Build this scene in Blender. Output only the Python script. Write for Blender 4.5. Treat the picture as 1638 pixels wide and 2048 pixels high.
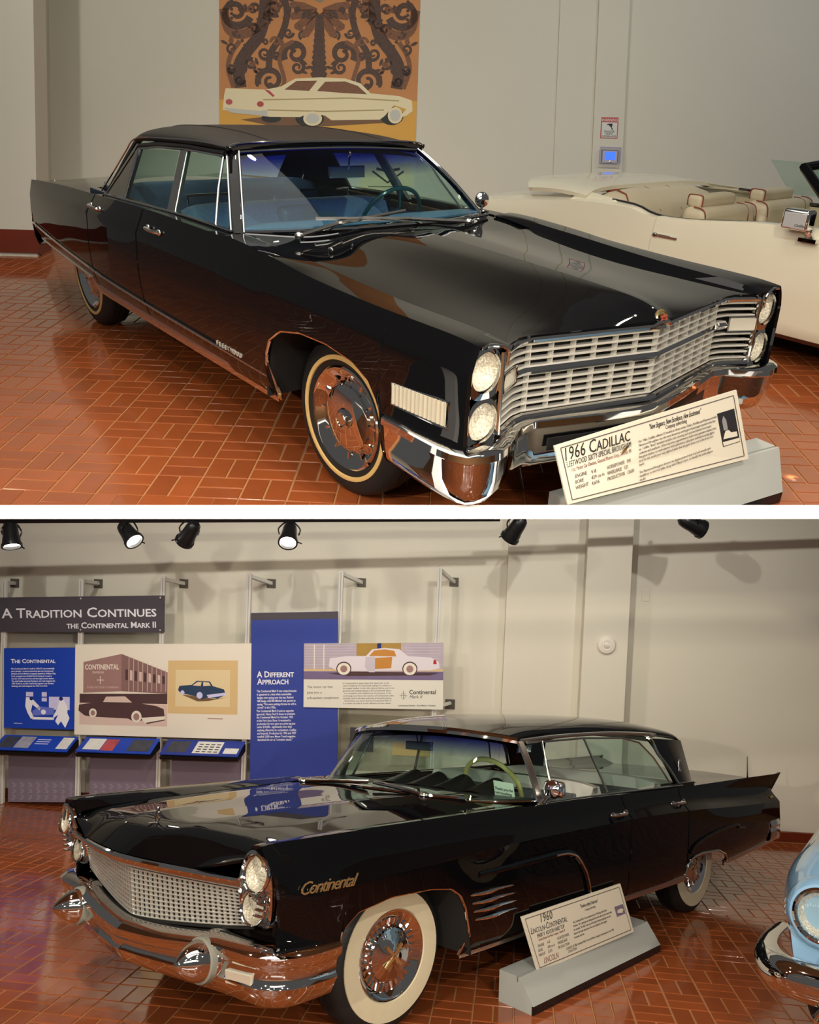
import bpy, bmesh, math, random
import numpy as np
from mathutils import Vector, Matrix

for _o in list(bpy.data.objects):
    bpy.data.objects.remove(_o, do_unlink=True)
SC = bpy.context.scene
COL = SC.collection
random.seed(7)

# ---------------------------------------------------------------- camera
# World frame: the lower gallery (floor z = 0, the 1960 car at the origin facing +x).
# The upper gallery is a second room whose floor is tilted up towards the viewer.
RL = np.array([[-0.69977517, 0.71280986, 0.04708306], [-0.14640411, -0.07859243, -0.9860979], [-0.69919993, -0.69693998, 0.15935532]])
TL = np.array([-0.71873566, 2.66938817, 4.80142523])
RC = np.array([[0.59751403, 0.80137209, 0.02792398], [0.38538693, -0.25646301, -0.88639926], [-0.70317416, 0.54039753, -0.46207858]])
TC = np.array([0.33401717, -0.31009094, 4.37703253])

def mat4(R, t):
    m = Matrix.Identity(4)
    for i in range(3):
        for j in range(3):
            m[i][j] = float(R[i][j])
        m[i][3] = float(t[i])
    return m

def orth(R):
    u, s, v = np.linalg.svd(R)
    return u @ v
RL = orth(RL); RC = orth(RC)
CAMW = -RL.T @ TL
UP = mat4(RL.T @ RC, RL.T @ (TC - TL))        # upper gallery frame -> world
ID = Matrix.Identity(4)
cam_d = bpy.data.cameras.new('camera')
cam_d.sensor_fit = 'HORIZONTAL'; cam_d.sensor_width = 36.0
cam_d.lens = 1700.0 / 1638.0 * 36.0
cam_d.clip_start = 0.05; cam_d.clip_end = 100
cam = bpy.data.objects.new('camera', cam_d); COL.objects.link(cam)
cam.matrix_world = mat4(np.stack([RL[0], -RL[1], -RL[2]], 1), CAMW)
SC.camera = cam
CB = mat4(RL.T, CAMW)        # camera-aligned frame (x right, y down, z forward) -> world

# ---------------------------------------------------------------- light and exposure
SC.view_settings.view_transform = 'Standard'
SC.view_settings.look = 'None'
SC.view_settings.gamma = 1.0
SC.view_settings.use_curve_mapping = False
SC.view_settings.exposure = 0.0
wd = bpy.data.worlds.new('gallery_ambience'); SC.world = wd
wd.use_nodes = True
wd.node_tree.nodes['Background'].inputs['Color'].default_value = (0.90, 0.87, 0.83, 1)
wd.node_tree.nodes['Background'].inputs['Strength'].default_value = 0.09

def look_rot(src, dst):
    d = (Vector(dst) - Vector(src)).normalized()
    return d.to_track_quat('-Z', 'Y').to_matrix().to_4x4()

def spot(frame, src, dst, power, size=70, blend=0.5, radius=0.05, color=(1, .9, .78)):
    l = bpy.data.lights.new('unseen_spot', 'SPOT'); l.energy = power; l.spot_size = math.radians(size)
    l.spot_blend = blend; l.shadow_soft_size = radius; l.color = color
    o = bpy.data.objects.new('unseen_spot', l); COL.objects.link(o)
    o.matrix_world = frame @ (Matrix.Translation(src) @ look_rot(src, dst))
    return o

def area(frame, src, dst, power, sx, sy, color=(1, .94, .86)):
    l = bpy.data.lights.new('soft_fill', 'AREA'); l.shape = 'RECTANGLE'; l.size = sx; l.size_y = sy  # added soft fill, not a fitting of the room
    l.energy = power; l.color = color
    o = bpy.data.objects.new('soft_fill', l); COL.objects.link(o)
    o.matrix_world = frame @ (Matrix.Translation(src) @ look_rot(src, dst))
    return o

# upper gallery: ceiling lamps of the room, plus added fill
area(UP, (-1.5, -1.0, 4.8), (-1.5, -.5, 0), 95, 5.0, 4.0)  # added base fill over the sedan
spot(UP, (-.5, -5.5, 4.2), (-2.0, .0, .4), 150, 75, .6, .06, (1, .86, .68))
spot(UP, (-.6, 3.6, 4.8), (-1.2, -1.0, 0), 330, 75, .4, .05, (1, .86, .68))
spot(UP, (4.6, -2.6, 2.6), (.9, .0, .7), 200, 50, .6, .06)  # added front fill that brightens grille and headlamps
spot(UP, (3.6, -1.2, 4.2), (.3, .3, .5), 380, 70, .6, .06)
spot(UP, (1.2, -3.6, 4.4), (.3, -.6, .4), 240, 70, .6, .06, (1, .86, .68))
for _u, _k in ((-3.6, (1, .95, .86)), (-.8, (1, .92, .78)), (2.2, (1, .97, .92)), (4.6, (.90, .95, 1))):
    _p = Vector((-4.9256, 3.2558, 0)) + Vector((.598, .802, 0)) * _u + Vector((.80, -.597, 0)) * 2.6
    spot(UP, (_p.x, _p.y, 4.9), (_p.x - 2.6, _p.y + 1.9, 1.5), 140, 110, .7, .08, _k)
for _x, _y in ((-2.4, .6), (-1.2, -.9), (-.4, .8), (.5, -.4), (1.0, 1.0), (-3.4, -1.2), (.2, -1.6), (1.6, -.2)):
    spot(UP, (_x, _y, 4.7), (_x, _y - .2, 0), 45, 110, .6, .045)
# lower gallery: lamps under the upper floor wash the back wall, added unseen lamps on the viewer's side light the cars
def camp(x, y, z): return tuple(CB @ Vector((x, y, z)))
for _x in (-3.4, -1.2, 1.0, 3.2):
    spot(ID, camp(_x, -.92, 6.3), camp(_x - .1, 1.55, 9.6), 125, 115, .5, .03, (1, .95, .88))
for _x in (-2.6, .2, 3.0):  # added downlights that brighten the lower floor
    spot(ID, camp(_x, -.55, 5.0), camp(_x * .8, 2.6, 7.0), 140, 120, .6, .05, (1, .88, .72))
spot(ID, camp(-3.0, -1.0, -1.5), camp(-1.0, 1.6, 4.6), 620, 60, .6, .06, (1, .86, .68))  # added spots behind the viewer, filling the car's front
spot(ID, camp(2.4, -1.0, -2.0), camp(.6, 1.6, 5.0), 620, 60, .6, .06, (1, .86, .68))
area(ID, camp(0, -.9, -1.0), camp(0, 1.8, 5.5), 60, 3.0, .8)  # added soft fill behind the viewer
for _x, _y, _z in ((-2.2, -.16, 4.2), (-.8, -.16, 4.2), (.6, -.16, 4.2), (1.9, -.16, 4.2), (-1.4, -.62, 1.6), (.2, -.66, 1.9), (1.5, -.62, 1.6), (-.5, -1.1, .6)):  # small spots added for sparkles on the lower car
    spot(ID, camp(_x, _y, _z), camp(_x * .8, 2.2, _z + 1.6), 26, 140, .6, .030)
# ---------------------------------------------------------------- materials
MATS = {}
def mat(name, color, rough=0.5, metal=0.0, coat=0.0, spec=0.5, emit=None, noise=None, bump=None, trans=0.0, ior=1.45, sheen=0.0):
    """Principled material; noise=(scale, amount) varies the colour, bump=(scale, strength) adds fine relief."""
    if name in MATS: return MATS[name]
    m = bpy.data.materials.new(name); m.use_nodes = True
    nt = m.node_tree; b = nt.nodes['Principled BSDF']
    c = (color[0], color[1], color[2], 1)
    b.inputs['Base Color'].default_value = c
    b.inputs['Roughness'].default_value = rough
    b.inputs['Metallic'].default_value = metal
    b.inputs['Coat Weight'].default_value = coat
    b.inputs['Coat Roughness'].default_value = 0.03
    b.inputs['Specular IOR Level'].default_value = spec
    b.inputs['IOR'].default_value = ior
    b.inputs['Transmission Weight'].default_value = trans
    b.inputs['Sheen Weight'].default_value = sheen
    if emit:
        b.inputs['Emission Color'].default_value = (emit[0], emit[1], emit[2], 1)
        b.inputs['Emission Strength'].default_value = emit[3]
    tc = nt.nodes.new('ShaderNodeTexCoord')
    if noise:
        n = nt.nodes.new('ShaderNodeTexNoise'); n.inputs['Scale'].default_value = noise[0]; n.inputs['Detail'].default_value = 5
        nt.links.new(tc.outputs['Object'], n.inputs['Vector'])
        mr = nt.nodes.new('ShaderNodeMapRange'); mr.inputs['To Min'].default_value = 1 - noise[1]; mr.inputs['To Max'].default_value = 1 + noise[1]
        nt.links.new(n.outputs['Fac'], mr.inputs['Value'])
        mx = nt.nodes.new('ShaderNodeMix'); mx.data_type = 'RGBA'; mx.blend_type = 'MULTIPLY'; mx.inputs[0].default_value = 1
        mx.inputs[6].default_value = c
        nt.links.new(mr.outputs['Result'], mx.inputs[7]); nt.links.new(mx.outputs[2], b.inputs['Base Color'])
    if bump:
        n2 = nt.nodes.new('ShaderNodeTexNoise'); n2.inputs['Scale'].default_value = bump[0]; n2.inputs['Detail'].default_value = 4
        nt.links.new(tc.outputs['Object'], n2.inputs['Vector'])
        bp = nt.nodes.new('ShaderNodeBump'); bp.inputs['Strength'].default_value = bump[1]; bp.inputs['Distance'].default_value = 0.01
        nt.links.new(n2.outputs['Fac'], bp.inputs['Height']); nt.links.new(bp.outputs['Normal'], b.inputs['Normal'])
    MATS[name] = m
    return m

def srgb(r, g, b):
    f = lambda v: (v / 255 / 12.92) if v / 255 <= 0.04045 else ((v / 255 + 0.055) / 1.055) ** 2.4
    return (f(r), f(g), f(b))

def glass_mat(name, tint, refl=1.0, top=None):
    """Thin window glass: tinted transparency under a Fresnel reflection; top=(z0, z1, colour) is a shade band printed in the glass."""
    if name in MATS: return MATS[name]
    m = bpy.data.materials.new(name); m.use_nodes = True
    nt = m.node_tree; nt.nodes.clear()
    out = nt.nodes.new('ShaderNodeOutputMaterial')
    tr = nt.nodes.new('ShaderNodeBsdfTransparent'); tr.inputs['Color'].default_value = (*tint, 1)
    gl = nt.nodes.new('ShaderNodeBsdfGlossy'); gl.inputs['Roughness'].default_value = 0.01
    ge = nt.nodes.new('ShaderNodeNewGeometry'); dt = nt.nodes.new('ShaderNodeVectorMath'); dt.operation = 'DOT_PRODUCT'
    nt.links.new(ge.outputs['Incoming'], dt.inputs[0]); nt.links.new(ge.outputs['Normal'], dt.inputs[1])
    def mth(op, a, v):
        n = nt.nodes.new('ShaderNodeMath'); n.operation = op; nt.links.new(a, n.inputs[0])
        if v is not None: n.inputs[1].default_value = v
        return n.outputs[0]
    ab = mth('ABSOLUTE', dt.outputs['Value'], None)
    sb = nt.nodes.new('ShaderNodeMath'); sb.operation = 'SUBTRACT'; sb.inputs[0].default_value = 1.0; nt.links.new(ab, sb.inputs[1])
    fr = mth('ADD', mth('MULTIPLY', mth('POWER', sb.outputs[0], 5.0), 0.96 * refl), 0.035 * refl)
    mx = nt.nodes.new('ShaderNodeMixShader')
    nt.links.new(fr, mx.inputs[0])
    nt.links.new(tr.outputs[0], mx.inputs[1]); nt.links.new(gl.outputs[0], mx.inputs[2])
    if top:
        tc = nt.nodes.new('ShaderNodeTexCoord'); sp = nt.nodes.new('ShaderNodeSeparateXYZ')
        nt.links.new(tc.outputs['Object'], sp.inputs[0])
        mr = nt.nodes.new('ShaderNodeMapRange'); mr.inputs['From Min'].default_value = top[0]; mr.inputs['From Max'].default_value = top[1]
        nt.links.new(sp.outputs['Z'], mr.inputs['Value'])
        mc = nt.nodes.new('ShaderNodeMix'); mc.data_type = 'RGBA'
        mc.inputs[6].default_value = (*tint, 1); mc.inputs[7].default_value = (*top[2], 1)
        nt.links.new(mr.outputs['Result'], mc.inputs[0]); nt.links.new(mc.outputs[2], tr.inputs['Color'])
    nt.links.new(mx.outputs[0], out.inputs['Surface'])
    MATS[name] = m
    return m

# ---------------------------------------------------------------- mesh helpers
class MB:
    """Collects shapes into one mesh."""
    def __init__(s): s.v = []; s.f = []
    def add(s, vs, fs):
        k = len(s.v); s.v += [tuple(map(float, p)) for p in vs]; s.f += [tuple(i + k for i in f) for f in fs]; return s
    def box(s, c, d, R=None):
        x, y, z = d[0] / 2, d[1] / 2, d[2] / 2
        vs = [Vector((a * x, b * y, e * z)) for a in (-1, 1) for b in (-1, 1) for e in (-1, 1)]
        if R is not None: vs = [R @ v for v in vs]
        return s.add([v + Vector(c) for v in vs], [(0, 1, 3, 2), (4, 6, 7, 5), (0, 4, 5, 1), (2, 3, 7, 6), (0, 2, 6, 4), (1, 5, 7, 3)])
    def grid(s, rows, closed=False, flip=False):
        n = len(rows[0]); vs = [p for r in rows for p in r]; fs = []
        for i in range(len(rows) - 1):
            for j in range(n if closed else n - 1):
                a, b = i * n + j, i * n + (j + 1) % n
                q = (a, b, b + n, a + n)
                fs.append(q[::-1] if flip else q)
        return s.add(vs, fs)
    def tube(s, path, r, n=8, closed=False, flat=1.0, up=(0, 0, 1)):
        P = [Vector(p) for p in path]; rows = []
        m = len(P)
        for i, p in enumerate(P):
            a = P[(i - 1) % m] if (closed or i > 0) else P[i]; b = P[(i + 1) % m] if (closed or i < m - 1) else P[i]
            t = (b - a).normalized()
            u = Vector(up)
            if abs(t.dot(u)) > 0.97: u = Vector((0.3, 0.9, 0.1))
            x = t.cross(u).normalized(); y = x.cross(t).normalized()
            rr = r[i] if isinstance(r, (list, tuple)) else r
            rows.append([p + x * (math.cos(2 * math.pi * k / n) * rr) + y * (math.sin(2 * math.pi * k / n) * rr * flat) for k in range(n)])
        if closed: rows.append(rows[0])
        k0 = len(s.v)
        s.grid(rows, closed=True)
        if not closed:
            s.f.append(tuple(k0 + k for k in range(n))[::-1]); e = k0 + (len(rows) - 1) * n
            s.f.append(tuple(e + k for k in range(n)))
        return s
    def lathe(s, prof, o, ax, n=32, ref=None):
        """prof: (radius, distance along ax) pairs."""
        ax = Vector(ax).normalized(); o = Vector(o)
        u = Vector(ref) if ref else (Vector((0, 0, 1)) if abs(ax.z) < 0.9 else Vector((1, 0, 0)))
        u = (u - ax * u.dot(ax)).normalized(); w = ax.cross(u)
        rows = [[o + ax * h + (u * math.cos(2 * math.pi * k / n) + w * math.sin(2 * math.pi * k / n)) * max(r, 1e-5) for k in range(n)] for r, h in prof]
        return s.grid(rows, closed=True, flip=True)
    def prism(s, poly, ex):
        """poly: 3D outline, extruded along ex."""
        ex = Vector(ex); P = [Vector(p) for p in poly]; n = len(P)
        return s.add(P + [p + ex for p in P], [tuple(range(n))[::-1], tuple(range(n, 2 * n))] + [(i, (i + 1) % n, n + (i + 1) % n, n + i) for i in range(n)])
    def poly(s, P):
        return s.add(P, [tuple(range(len(P)))])
    def ell(s, c, r, nu=16, nv=10, R=None):
        rows = []
        for i in range(nv + 1):
            t = math.pi * i / nv
            row = [Vector((r[0] * math.sin(t) * math.cos(2 * math.pi * k / nu), r[1] * math.sin(t) * math.sin(2 * math.pi * k / nu), r[2] * math.cos(t))) for k in range(nu)]
            rows.append([(R @ p if R else p) + Vector(c) for p in row])
        return s.grid(rows, closed=True, flip=True)

DEF = [None]      # current per-vertex shaping of the car being built
def obj(name, mb, m, parent=None, smooth=True, bev=0, solid=0, frame=None, deform=True, auto=35, segs=2):
    vs = mb.v
    if DEF[0] and deform: vs = [DEF[0](p) for p in vs]
    me = bpy.data.meshes.new(name); me.from_pydata([tuple(p) for p in vs], [], mb.f)
    me.materials.append(m); me.update()
    if smooth:
        me.polygons.foreach_set('use_smooth', [True] * len(me.polygons))
        me.set_sharp_from_angle(angle=math.radians(auto))
    o = bpy.data.objects.new(name, me); COL.objects.link(o)
    if parent is not None: o.parent = parent
    elif frame is not None: o.matrix_world = frame
    if solid:
        md = o.modifiers.new('thickness', 'SOLIDIFY'); md.thickness = abs(solid); md.offset = -1 if solid > 0 else 1
        if smooth:
            me_ = o.modifiers.new('crisp_rim', 'EDGE_SPLIT'); me_.split_angle = math.radians(max(auto, 40)); me_.use_edge_sharp = False
    if bev:
        md = o.modifiers.new('edge', 'BEVEL'); md.width = bev; md.segments = segs; md.limit_method = 'ANGLE'; md.angle_limit = math.radians(40)
    return o

def tag(o, label, cat, group=None, kind=None):
    if label: o['label'] = label
    if cat: o['category'] = cat
    if group: o['group'] = group
    if kind: o['kind'] = kind
    return o

def thing(name, frame, label, cat, group=None):
    o = bpy.data.objects.new(name, None); COL.objects.link(o); o.empty_display_size = 0.1
    o.matrix_world = frame
    return tag(o, label, cat, group)

def struct(name, mb, m, frame=ID, label=None, **k):
    o = obj(name, mb, m, None, frame=frame, **k); o['kind'] = 'structure'
    if label: o['label'] = label
    return o

def text(name, body, size, m, frame_or_parent, loc, xdir, ydir, align='LEFT', extrude=0.0006, space=1.0, line=1.0, sx=1.0, parent=None, shear=0.0, bold=0.0, fit=None, sc=False):
    """Raised lettering: loc, xdir (reading direction) and ydir (up) in the parent's frame."""
    c = bpy.data.curves.new(name, 'FONT'); c.body = body; c.size = size; c.extrude = extrude; c.align_x = align
    c.space_character = space; c.space_line = line; c.resolution_u = 2; c.shear = shear; c.offset = bold
    c.materials.append(m)
    if sc:
        c.small_caps_scale = .78
        for i, ch in enumerate(body):
            if ch.islower(): c.body_format[i].use_small_caps = True
    o = bpy.data.objects.new(name, c); COL.objects.link(o)
    x = Vector(xdir).normalized(); y = Vector(ydir); y = (y - x * y.dot(x)).normalized(); z = x.cross(y)
    M = Matrix.Identity(4)
    for i in range(3):
        M[i][0] = x[i] * sx; M[i][1] = y[i]; M[i][2] = z[i]; M[i][3] = loc[i]
    o.parent = parent
    o.matrix_basis = M
    if fit: o['fit_width'] = fit
    return o

# ---------------------------------------------------------------- curves
def pchip(xs, ys):
    xs = np.array(xs, float); ys = np.array(ys, float); i = np.argsort(xs); xs = xs[i]; ys = ys[i]
    n = len(xs)
    if n == 1: return lambda x: float(ys[0])
    h = np.diff(xs); d = np.diff(ys) / h; m = np.zeros(n)
    m[0] = d[0]; m[-1] = d[-1]
    for k in range(1, n - 1):
        if d[k - 1] * d[k] > 0:
            w1 = 2 * h[k] + h[k - 1]; w2 = h[k] + 2 * h[k - 1]; m[k] = (w1 + w2) / (w1 / d[k - 1] + w2 / d[k])
    def f(x):
        x = min(max(x, xs[0]), xs[-1]); k = min(max(int(np.searchsorted(xs, x) - 1), 0), n - 2)
        t = (x - xs[k]) / h[k]
        return float((2 * t**3 - 3 * t**2 + 1) * ys[k] + (t**3 - 2 * t**2 + t) * h[k] * m[k] + (-2 * t**3 + 3 * t**2) * ys[k + 1] + (t**3 - t**2) * h[k] * m[k + 1])
    return f

def crom(pts, n=6, closed=False):
    """Smooth 3D curve through the points."""
    P = [Vector(p) for p in pts]; m = len(P); out = []
    for i in range(m if closed else m - 1):
        p0 = P[(i - 1) % m] if closed or i > 0 else P[i] * 2 - P[i + 1]
        p1 = P[i]; p2 = P[(i + 1) % m]; p3 = P[(i + 2) % m] if closed or i < m - 2 else p2 * 2 - p1
        for k in range(n):
            t = k / n
            out.append(0.5 * ((2 * p1) + (p2 - p0) * t + (2 * p0 - 5 * p1 + 4 * p2 - p3) * t * t + (3 * p1 - p0 - 3 * p2 + p3) * t**3))
    if not closed: out.append(P[-1])
    return out

class Body:
    """Half of a car's skin, given by lengthwise feature lines from the sill up and over to the centre line."""
    def __init__(s, lines, sharp, sub):
        s.fy = [pchip([p[0] for p in l], [p[1] for p in l]) for l in lines]
        s.fz = [pchip([p[0] for p in l], [p[2] for p in l]) for l in lines]
        s.sharp = sharp; s.sub = sub
    def sec(s, x, i0, i1):
        P = [np.array((s.fy[i](x), s.fz[i](x))) for i in range(len(s.fy))]
        D = [P[i + 1] - P[i] for i in range(len(P) - 1)]; L = [np.linalg.norm(d) + 1e-9 for d in D]
        def tan(i, seg):
            d = D[seg] / L[seg]
            if i in s.sharp or i == 0 or i == len(P) - 1:
                if i == len(P) - 1: return np.array((-1.0, 0.0))
                return d
            t = D[i - 1] / L[i - 1] + D[i] / L[i]
            return t / (np.linalg.norm(t) + 1e-9)
        out = []
        for i in range(i0, i1):
            a, b = tan(i, i) * L[i], tan(i + 1, i) * L[i]; n = s.sub[i]
            for k in range(n):
                t = k / n
                out.append((2*t**3 - 3*t**2 + 1) * P[i] + (t**3 - 2*t**2 + t) * a + (-2*t**3 + 3*t**2) * P[i + 1] + (t**3 - t**2) * b)
        out.append(P[i1])
        return out
    def cut(s, pts, zc, n1):
        """Drop what lies below zc from the first n1 points and spread the rest evenly."""
        A = pts[:n1 + 1]
        if A[0][1] >= zc: return pts
        k = 0
        while k < len(A) - 2 and A[k + 1][1] < zc: k += 1
        t = (zc - A[k][1]) / max(A[k + 1][1] - A[k][1], 1e-6); t = min(max(t, 0), 1)
        B = [A[k] + (A[k + 1] - A[k]) * t] + A[k + 1:]
        L = [0]
        for i in range(1, len(B)): L.append(L[-1] + np.linalg.norm(B[i] - B[i - 1]))
        out = []
        for q in range(n1 + 1):
            d = L[-1] * q / n1
            k = 0
            while k < len(L) - 2 and L[k + 1] < d: k += 1
            t = (d - L[k]) / max(L[k + 1] - L[k], 1e-9)
            out.append(B[k] + (B[k + 1] - B[k]) * t)
        return out + pts[n1 + 1:]
    def panel(s, xs, i0, i1, sgn, zcut=None, ncut=None, xwarp=None, roll=False):
        rows = []
        d = .007 if xs[-1] > xs[0] else -.007      # the ends of a panel roll inwards along its shut lines
        xs = [xs[0], xs[0] + d] + [x for x in xs[1:-1] if min(abs(x - xs[0]), abs(x - xs[-1])) > .009] + [xs[-1] - d, xs[-1]]
        for k, x in enumerate(xs):
            p = s.sec(x, i0, i1)
            if zcut: p = s.cut(p, zcut(x), sum(s.sub[i0:ncut]))
            e = .005 if roll and k in (0, len(xs) - 1) else 0
            rows.append([(x + (xwarp(x, q[1]) if xwarp else 0), sgn * (q[0] - e), q[1] - e * .3) for q in p])
        return MB().grid(rows, flip=(sgn > 0))
    def y_at(s, x, z, i1):
        p = s.sec(x, 0, i1)
        for a, b in zip(p, p[1:]):
            if a[1] <= z <= b[1]: return float(a[0] + (b[0] - a[0]) * (z - a[1]) / max(b[1] - a[1], 1e-6))
        return float(p[-1][0] if z > p[-1][1] else p[0][0])

def lin(a, b, n): return [a + (b - a) * i / (n - 1) for i in range(n)]
def strip(mb, path, w, t, nrm=(0, 1, 0)):
    """Flat moulding of width w and thickness t along a path; nrm is the outward side."""
    P = [Vector(p) for p in path]; N = Vector(nrm).normalized(); rows = []
    for i, p in enumerate(P):
        d = (P[min(i + 1, len(P) - 1)] - P[max(i - 1, 0)]).normalized(); u = N.cross(d).normalized() * (w / 2)
        rows.append([p - u - N * t * 0.5, p - u * 0.8 + N * t * 0.6, p + N * t, p + u * 0.8 + N * t * 0.6, p + u - N * t * 0.5])
    k = len(mb.v); n = 5
    mb.grid(rows, closed=True)
    mb.f.append(tuple(k + i for i in range(n))); e = k + (len(rows) - 1) * n; mb.f.append(tuple(e + i for i in range(n))[::-1])
    return mb

def lens_mat(name, tint):
    """Moulded lamp glass: clear, with a rippled glossy skin."""
    m = glass_mat(name, tint, 1.6)
    nt = m.node_tree; gl = [n for n in nt.nodes if n.type == 'BSDF_GLOSSY'][0]; gl.inputs['Roughness'].default_value = .06
    tc = nt.nodes.new('ShaderNodeTexCoord'); w = nt.nodes.new('ShaderNodeTexWave'); w.inputs['Scale'].default_value = 28; w.inputs['Distortion'].default_value = 1.5; w.bands_direction = 'Y'
    nt.links.new(tc.outputs['Object'], w.inputs['Vector'])
    bp = nt.nodes.new('ShaderNodeBump'); bp.inputs['Strength'].default_value = .6; bp.inputs['Distance'].default_value = .004
    nt.links.new(w.outputs['Fac'], bp.inputs['Height']); nt.links.new(bp.outputs['Normal'], gl.inputs['Normal'])
    return m
PAINT = mat('black_car_paint', (0.0025, 0.0025, 0.003), 0.015, 0, 0.0, 0.5)
CHROME = mat('chrome', (0.78, 0.78, 0.77), 0.04, 1.0)
BRUSHED = mat('satin_bright_metal', (0.72, 0.71, 0.67), 0.22, 1.0)
SILVERP = mat('silver_grille_paint', (0.86, 0.84, 0.76), 0.26, 0.65)
RUBBER = mat('tyre_rubber', (0.012, 0.012, 0.012), 0.55, bump=(60, .15))
DARKIN = mat('dark_underbody', (0.006, 0.006, 0.006), 0.8)
BLACKTRIM = mat('black_trim', (0.008, 0.008, 0.009), 0.35)
CREAMWALL = mat('cream_whitewall', srgb(214, 182, 118), 0.5, noise=(30, .06))
WHITEWALL = mat('wide_whitewall', srgb(214, 206, 176), 0.45, noise=(30, .05))
VINYL = mat('black_vinyl_roof', (0.026, 0.023, 0.020), 0.42, bump=(260, .35))
LENS = lens_mat('ribbed_lamp_glass', (.96, .95, .90))
REFLECTOR = mat('lamp_reflector', (.92, .89, .80), .18, .65, bump=(120, 1.0), noise=(110, .8))
AMBER = mat('amber_lamp_lens', srgb(200, 90, 40), 0.15, coat=.5)
GOLD = mat('gold_trim', srgb(236, 210, 150), 0.18, .9)
RED = mat('red_enamel', srgb(170, 40, 35), 0.3)
GLASS_C = glass_mat('teal_tinted_windscreen', (0.84, 0.94, 0.92), 1.0, (1.21, 1.31, (0.10, 0.14, 0.62)))
GLASS_CS = glass_mat('teal_tinted_side_glass', (0.84, 0.93, 0.90), 1.0)
GLASS_L = glass_mat('green_tinted_windscreen', (0.86, 0.95, 0.92), 1.0, (1.24, 1.36, (0.04, 0.07, 0.45)))
GLASS_LS = glass_mat('green_tinted_side_glass', (0.88, 0.95, 0.93), 1.0)
BLUECLOTH = mat('blue_brocade_cloth', srgb(98, 132, 172), 0.75, noise=(70, .3), bump=(180, .4), sheen=.3)
BLUELEATHER = mat('blue_leather', srgb(74, 106, 140), 0.35, noise=(8, .1))
DARKBLUE = mat('dark_blue_trim', srgb(40, 58, 80), 0.45)
WALNUT = mat('walnut_veneer', srgb(84, 58, 36), 0.35, noise=(14, .3))
TEALPLASTIC = mat('teal_steering_wheel', srgb(24, 72, 76), 0.2, coat=.4)

def wheel(parent, c, side, steer, R=0.362, wall=None, w=0.20, white=(0.262, 0.285), hub=0.225, kind='cad'):
    """One road wheel: tyre with a white wall ring, hub cap and centre emblem. side is the outward direction (+-1 in y)."""
    a = math.radians(steer)
    ax = Vector((math.sin(a) * -side if False else -math.sin(a), side * math.cos(a), 0)) if side > 0 else Vector((math.sin(a), -math.cos(a), 0))
    c = Vector(c)
    h = w / 2
    prof = [(0.19, -h * .8), (0.23, -h), (0.30, -h * 1.05), (R - .03, -h * .92), (R - .006, -h * .72), (R, -h * .4), (R, -h * .36), (R - .006, -h * .34), (R - .006, -h * .30), (R, -h * .28),
            (R, -.004), (R - .006, -.003), (R - .006, .003), (R, .004), (R, h * .28), (R - .006, h * .30), (R - .006, h * .34), (R, h * .36), (R, h * .4), (R - .006, h * .72), (R - .03, h * .92), (0.30, h * 1.05), (0.255, h * 1.02), (0.225, h * .9), (0.19, h * .5)]
    t = obj('wheel', MB().lathe(prof, c, ax, 56), RUBBER, parent, auto=50); t['label'] = 'black rubber tyre'
    obj('whitewall', MB().lathe([(white[0], h * 1.0), (white[0] + .002, h * 1.06 + .004), ((white[0] + white[1]) / 2, h * 1.07 + .004), (white[1] - .002, h * 1.05 + .003), (white[1], h * .98)], c, ax, 56), wall, t)
    if kind == 'cad':
        hp = [(0.232, h * .86), (0.236, h * .98), (0.228, h * 1.03), (0.215, h * .98), (0.19, h * .72), (0.165, h * .62), (0.150, h * .70), (0.148, h * .86), (0.14, h * .90), (0.05, h * .98), (0.046, h * 1.12), (0.034, h * 1.16), (0.03, h * 1.10), (0.0, h * 1.10)]
        hc = MB().lathe(hp, c, ax, 48)
        u = Vector((0, 0, 1)); v = ax.cross(u)
        for k in range(12):
            th = 2 * math.pi * k / 12; d = u * math.cos(th) + v * math.sin(th); e = ax.cross(d)
            R3 = Matrix((d, e, ax)).transposed()
            hc.box(c + d * .188 + ax * (h * .72), (.046, .010, .010), R3)
        obj('hubcap', hc, CHROME, t, auto=30)
        obj('hub_emblem', MB().lathe([(0.028, h * 1.10), (0.024, h * 1.16), (0.0, h * 1.18)], c, ax, 20), BRUSHED, t)
    else:
        hp = [(0.212, h * .86), (0.218, h * 1.0), (0.210, h * 1.06), (0.195, h * 1.02), (0.17, h * .80), (0.135, h * .74), (0.125, h * .80), (0.122, h * .95), (0.105, h * 1.0), (0.045, h * 1.12), (0.03, h * 1.22), (0.0, h * 1.24)]
        hc = MB().lathe(hp, c, ax, 48)
        u = Vector((0, 0, 1)); v = ax.cross(u)
        for k in range(30):
            th = 2 * math.pi * k / 30; d = u * math.cos(th) + v * math.sin(th); e = ax.cross(d)
            hc.box(c + d * .152 + ax * (h * .80), (.040, .008, .012), Matrix((d, e, ax)).transposed())
        obj('hubcap', hc, CHROME, t, auto=30)
        em = MB()
        for k in range(4):
            th = math.pi / 4 + math.pi * k / 2; d = u * math.cos(th) + v * math.sin(th); e = ax.cross(d)
            em.box(c + d * .035 + ax * (h * 1.2), (.07, .014, .012), Matrix((d, e, ax)).transposed())
        obj('hub_emblem', em, GOLD, t, smooth=False)
    return t

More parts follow.
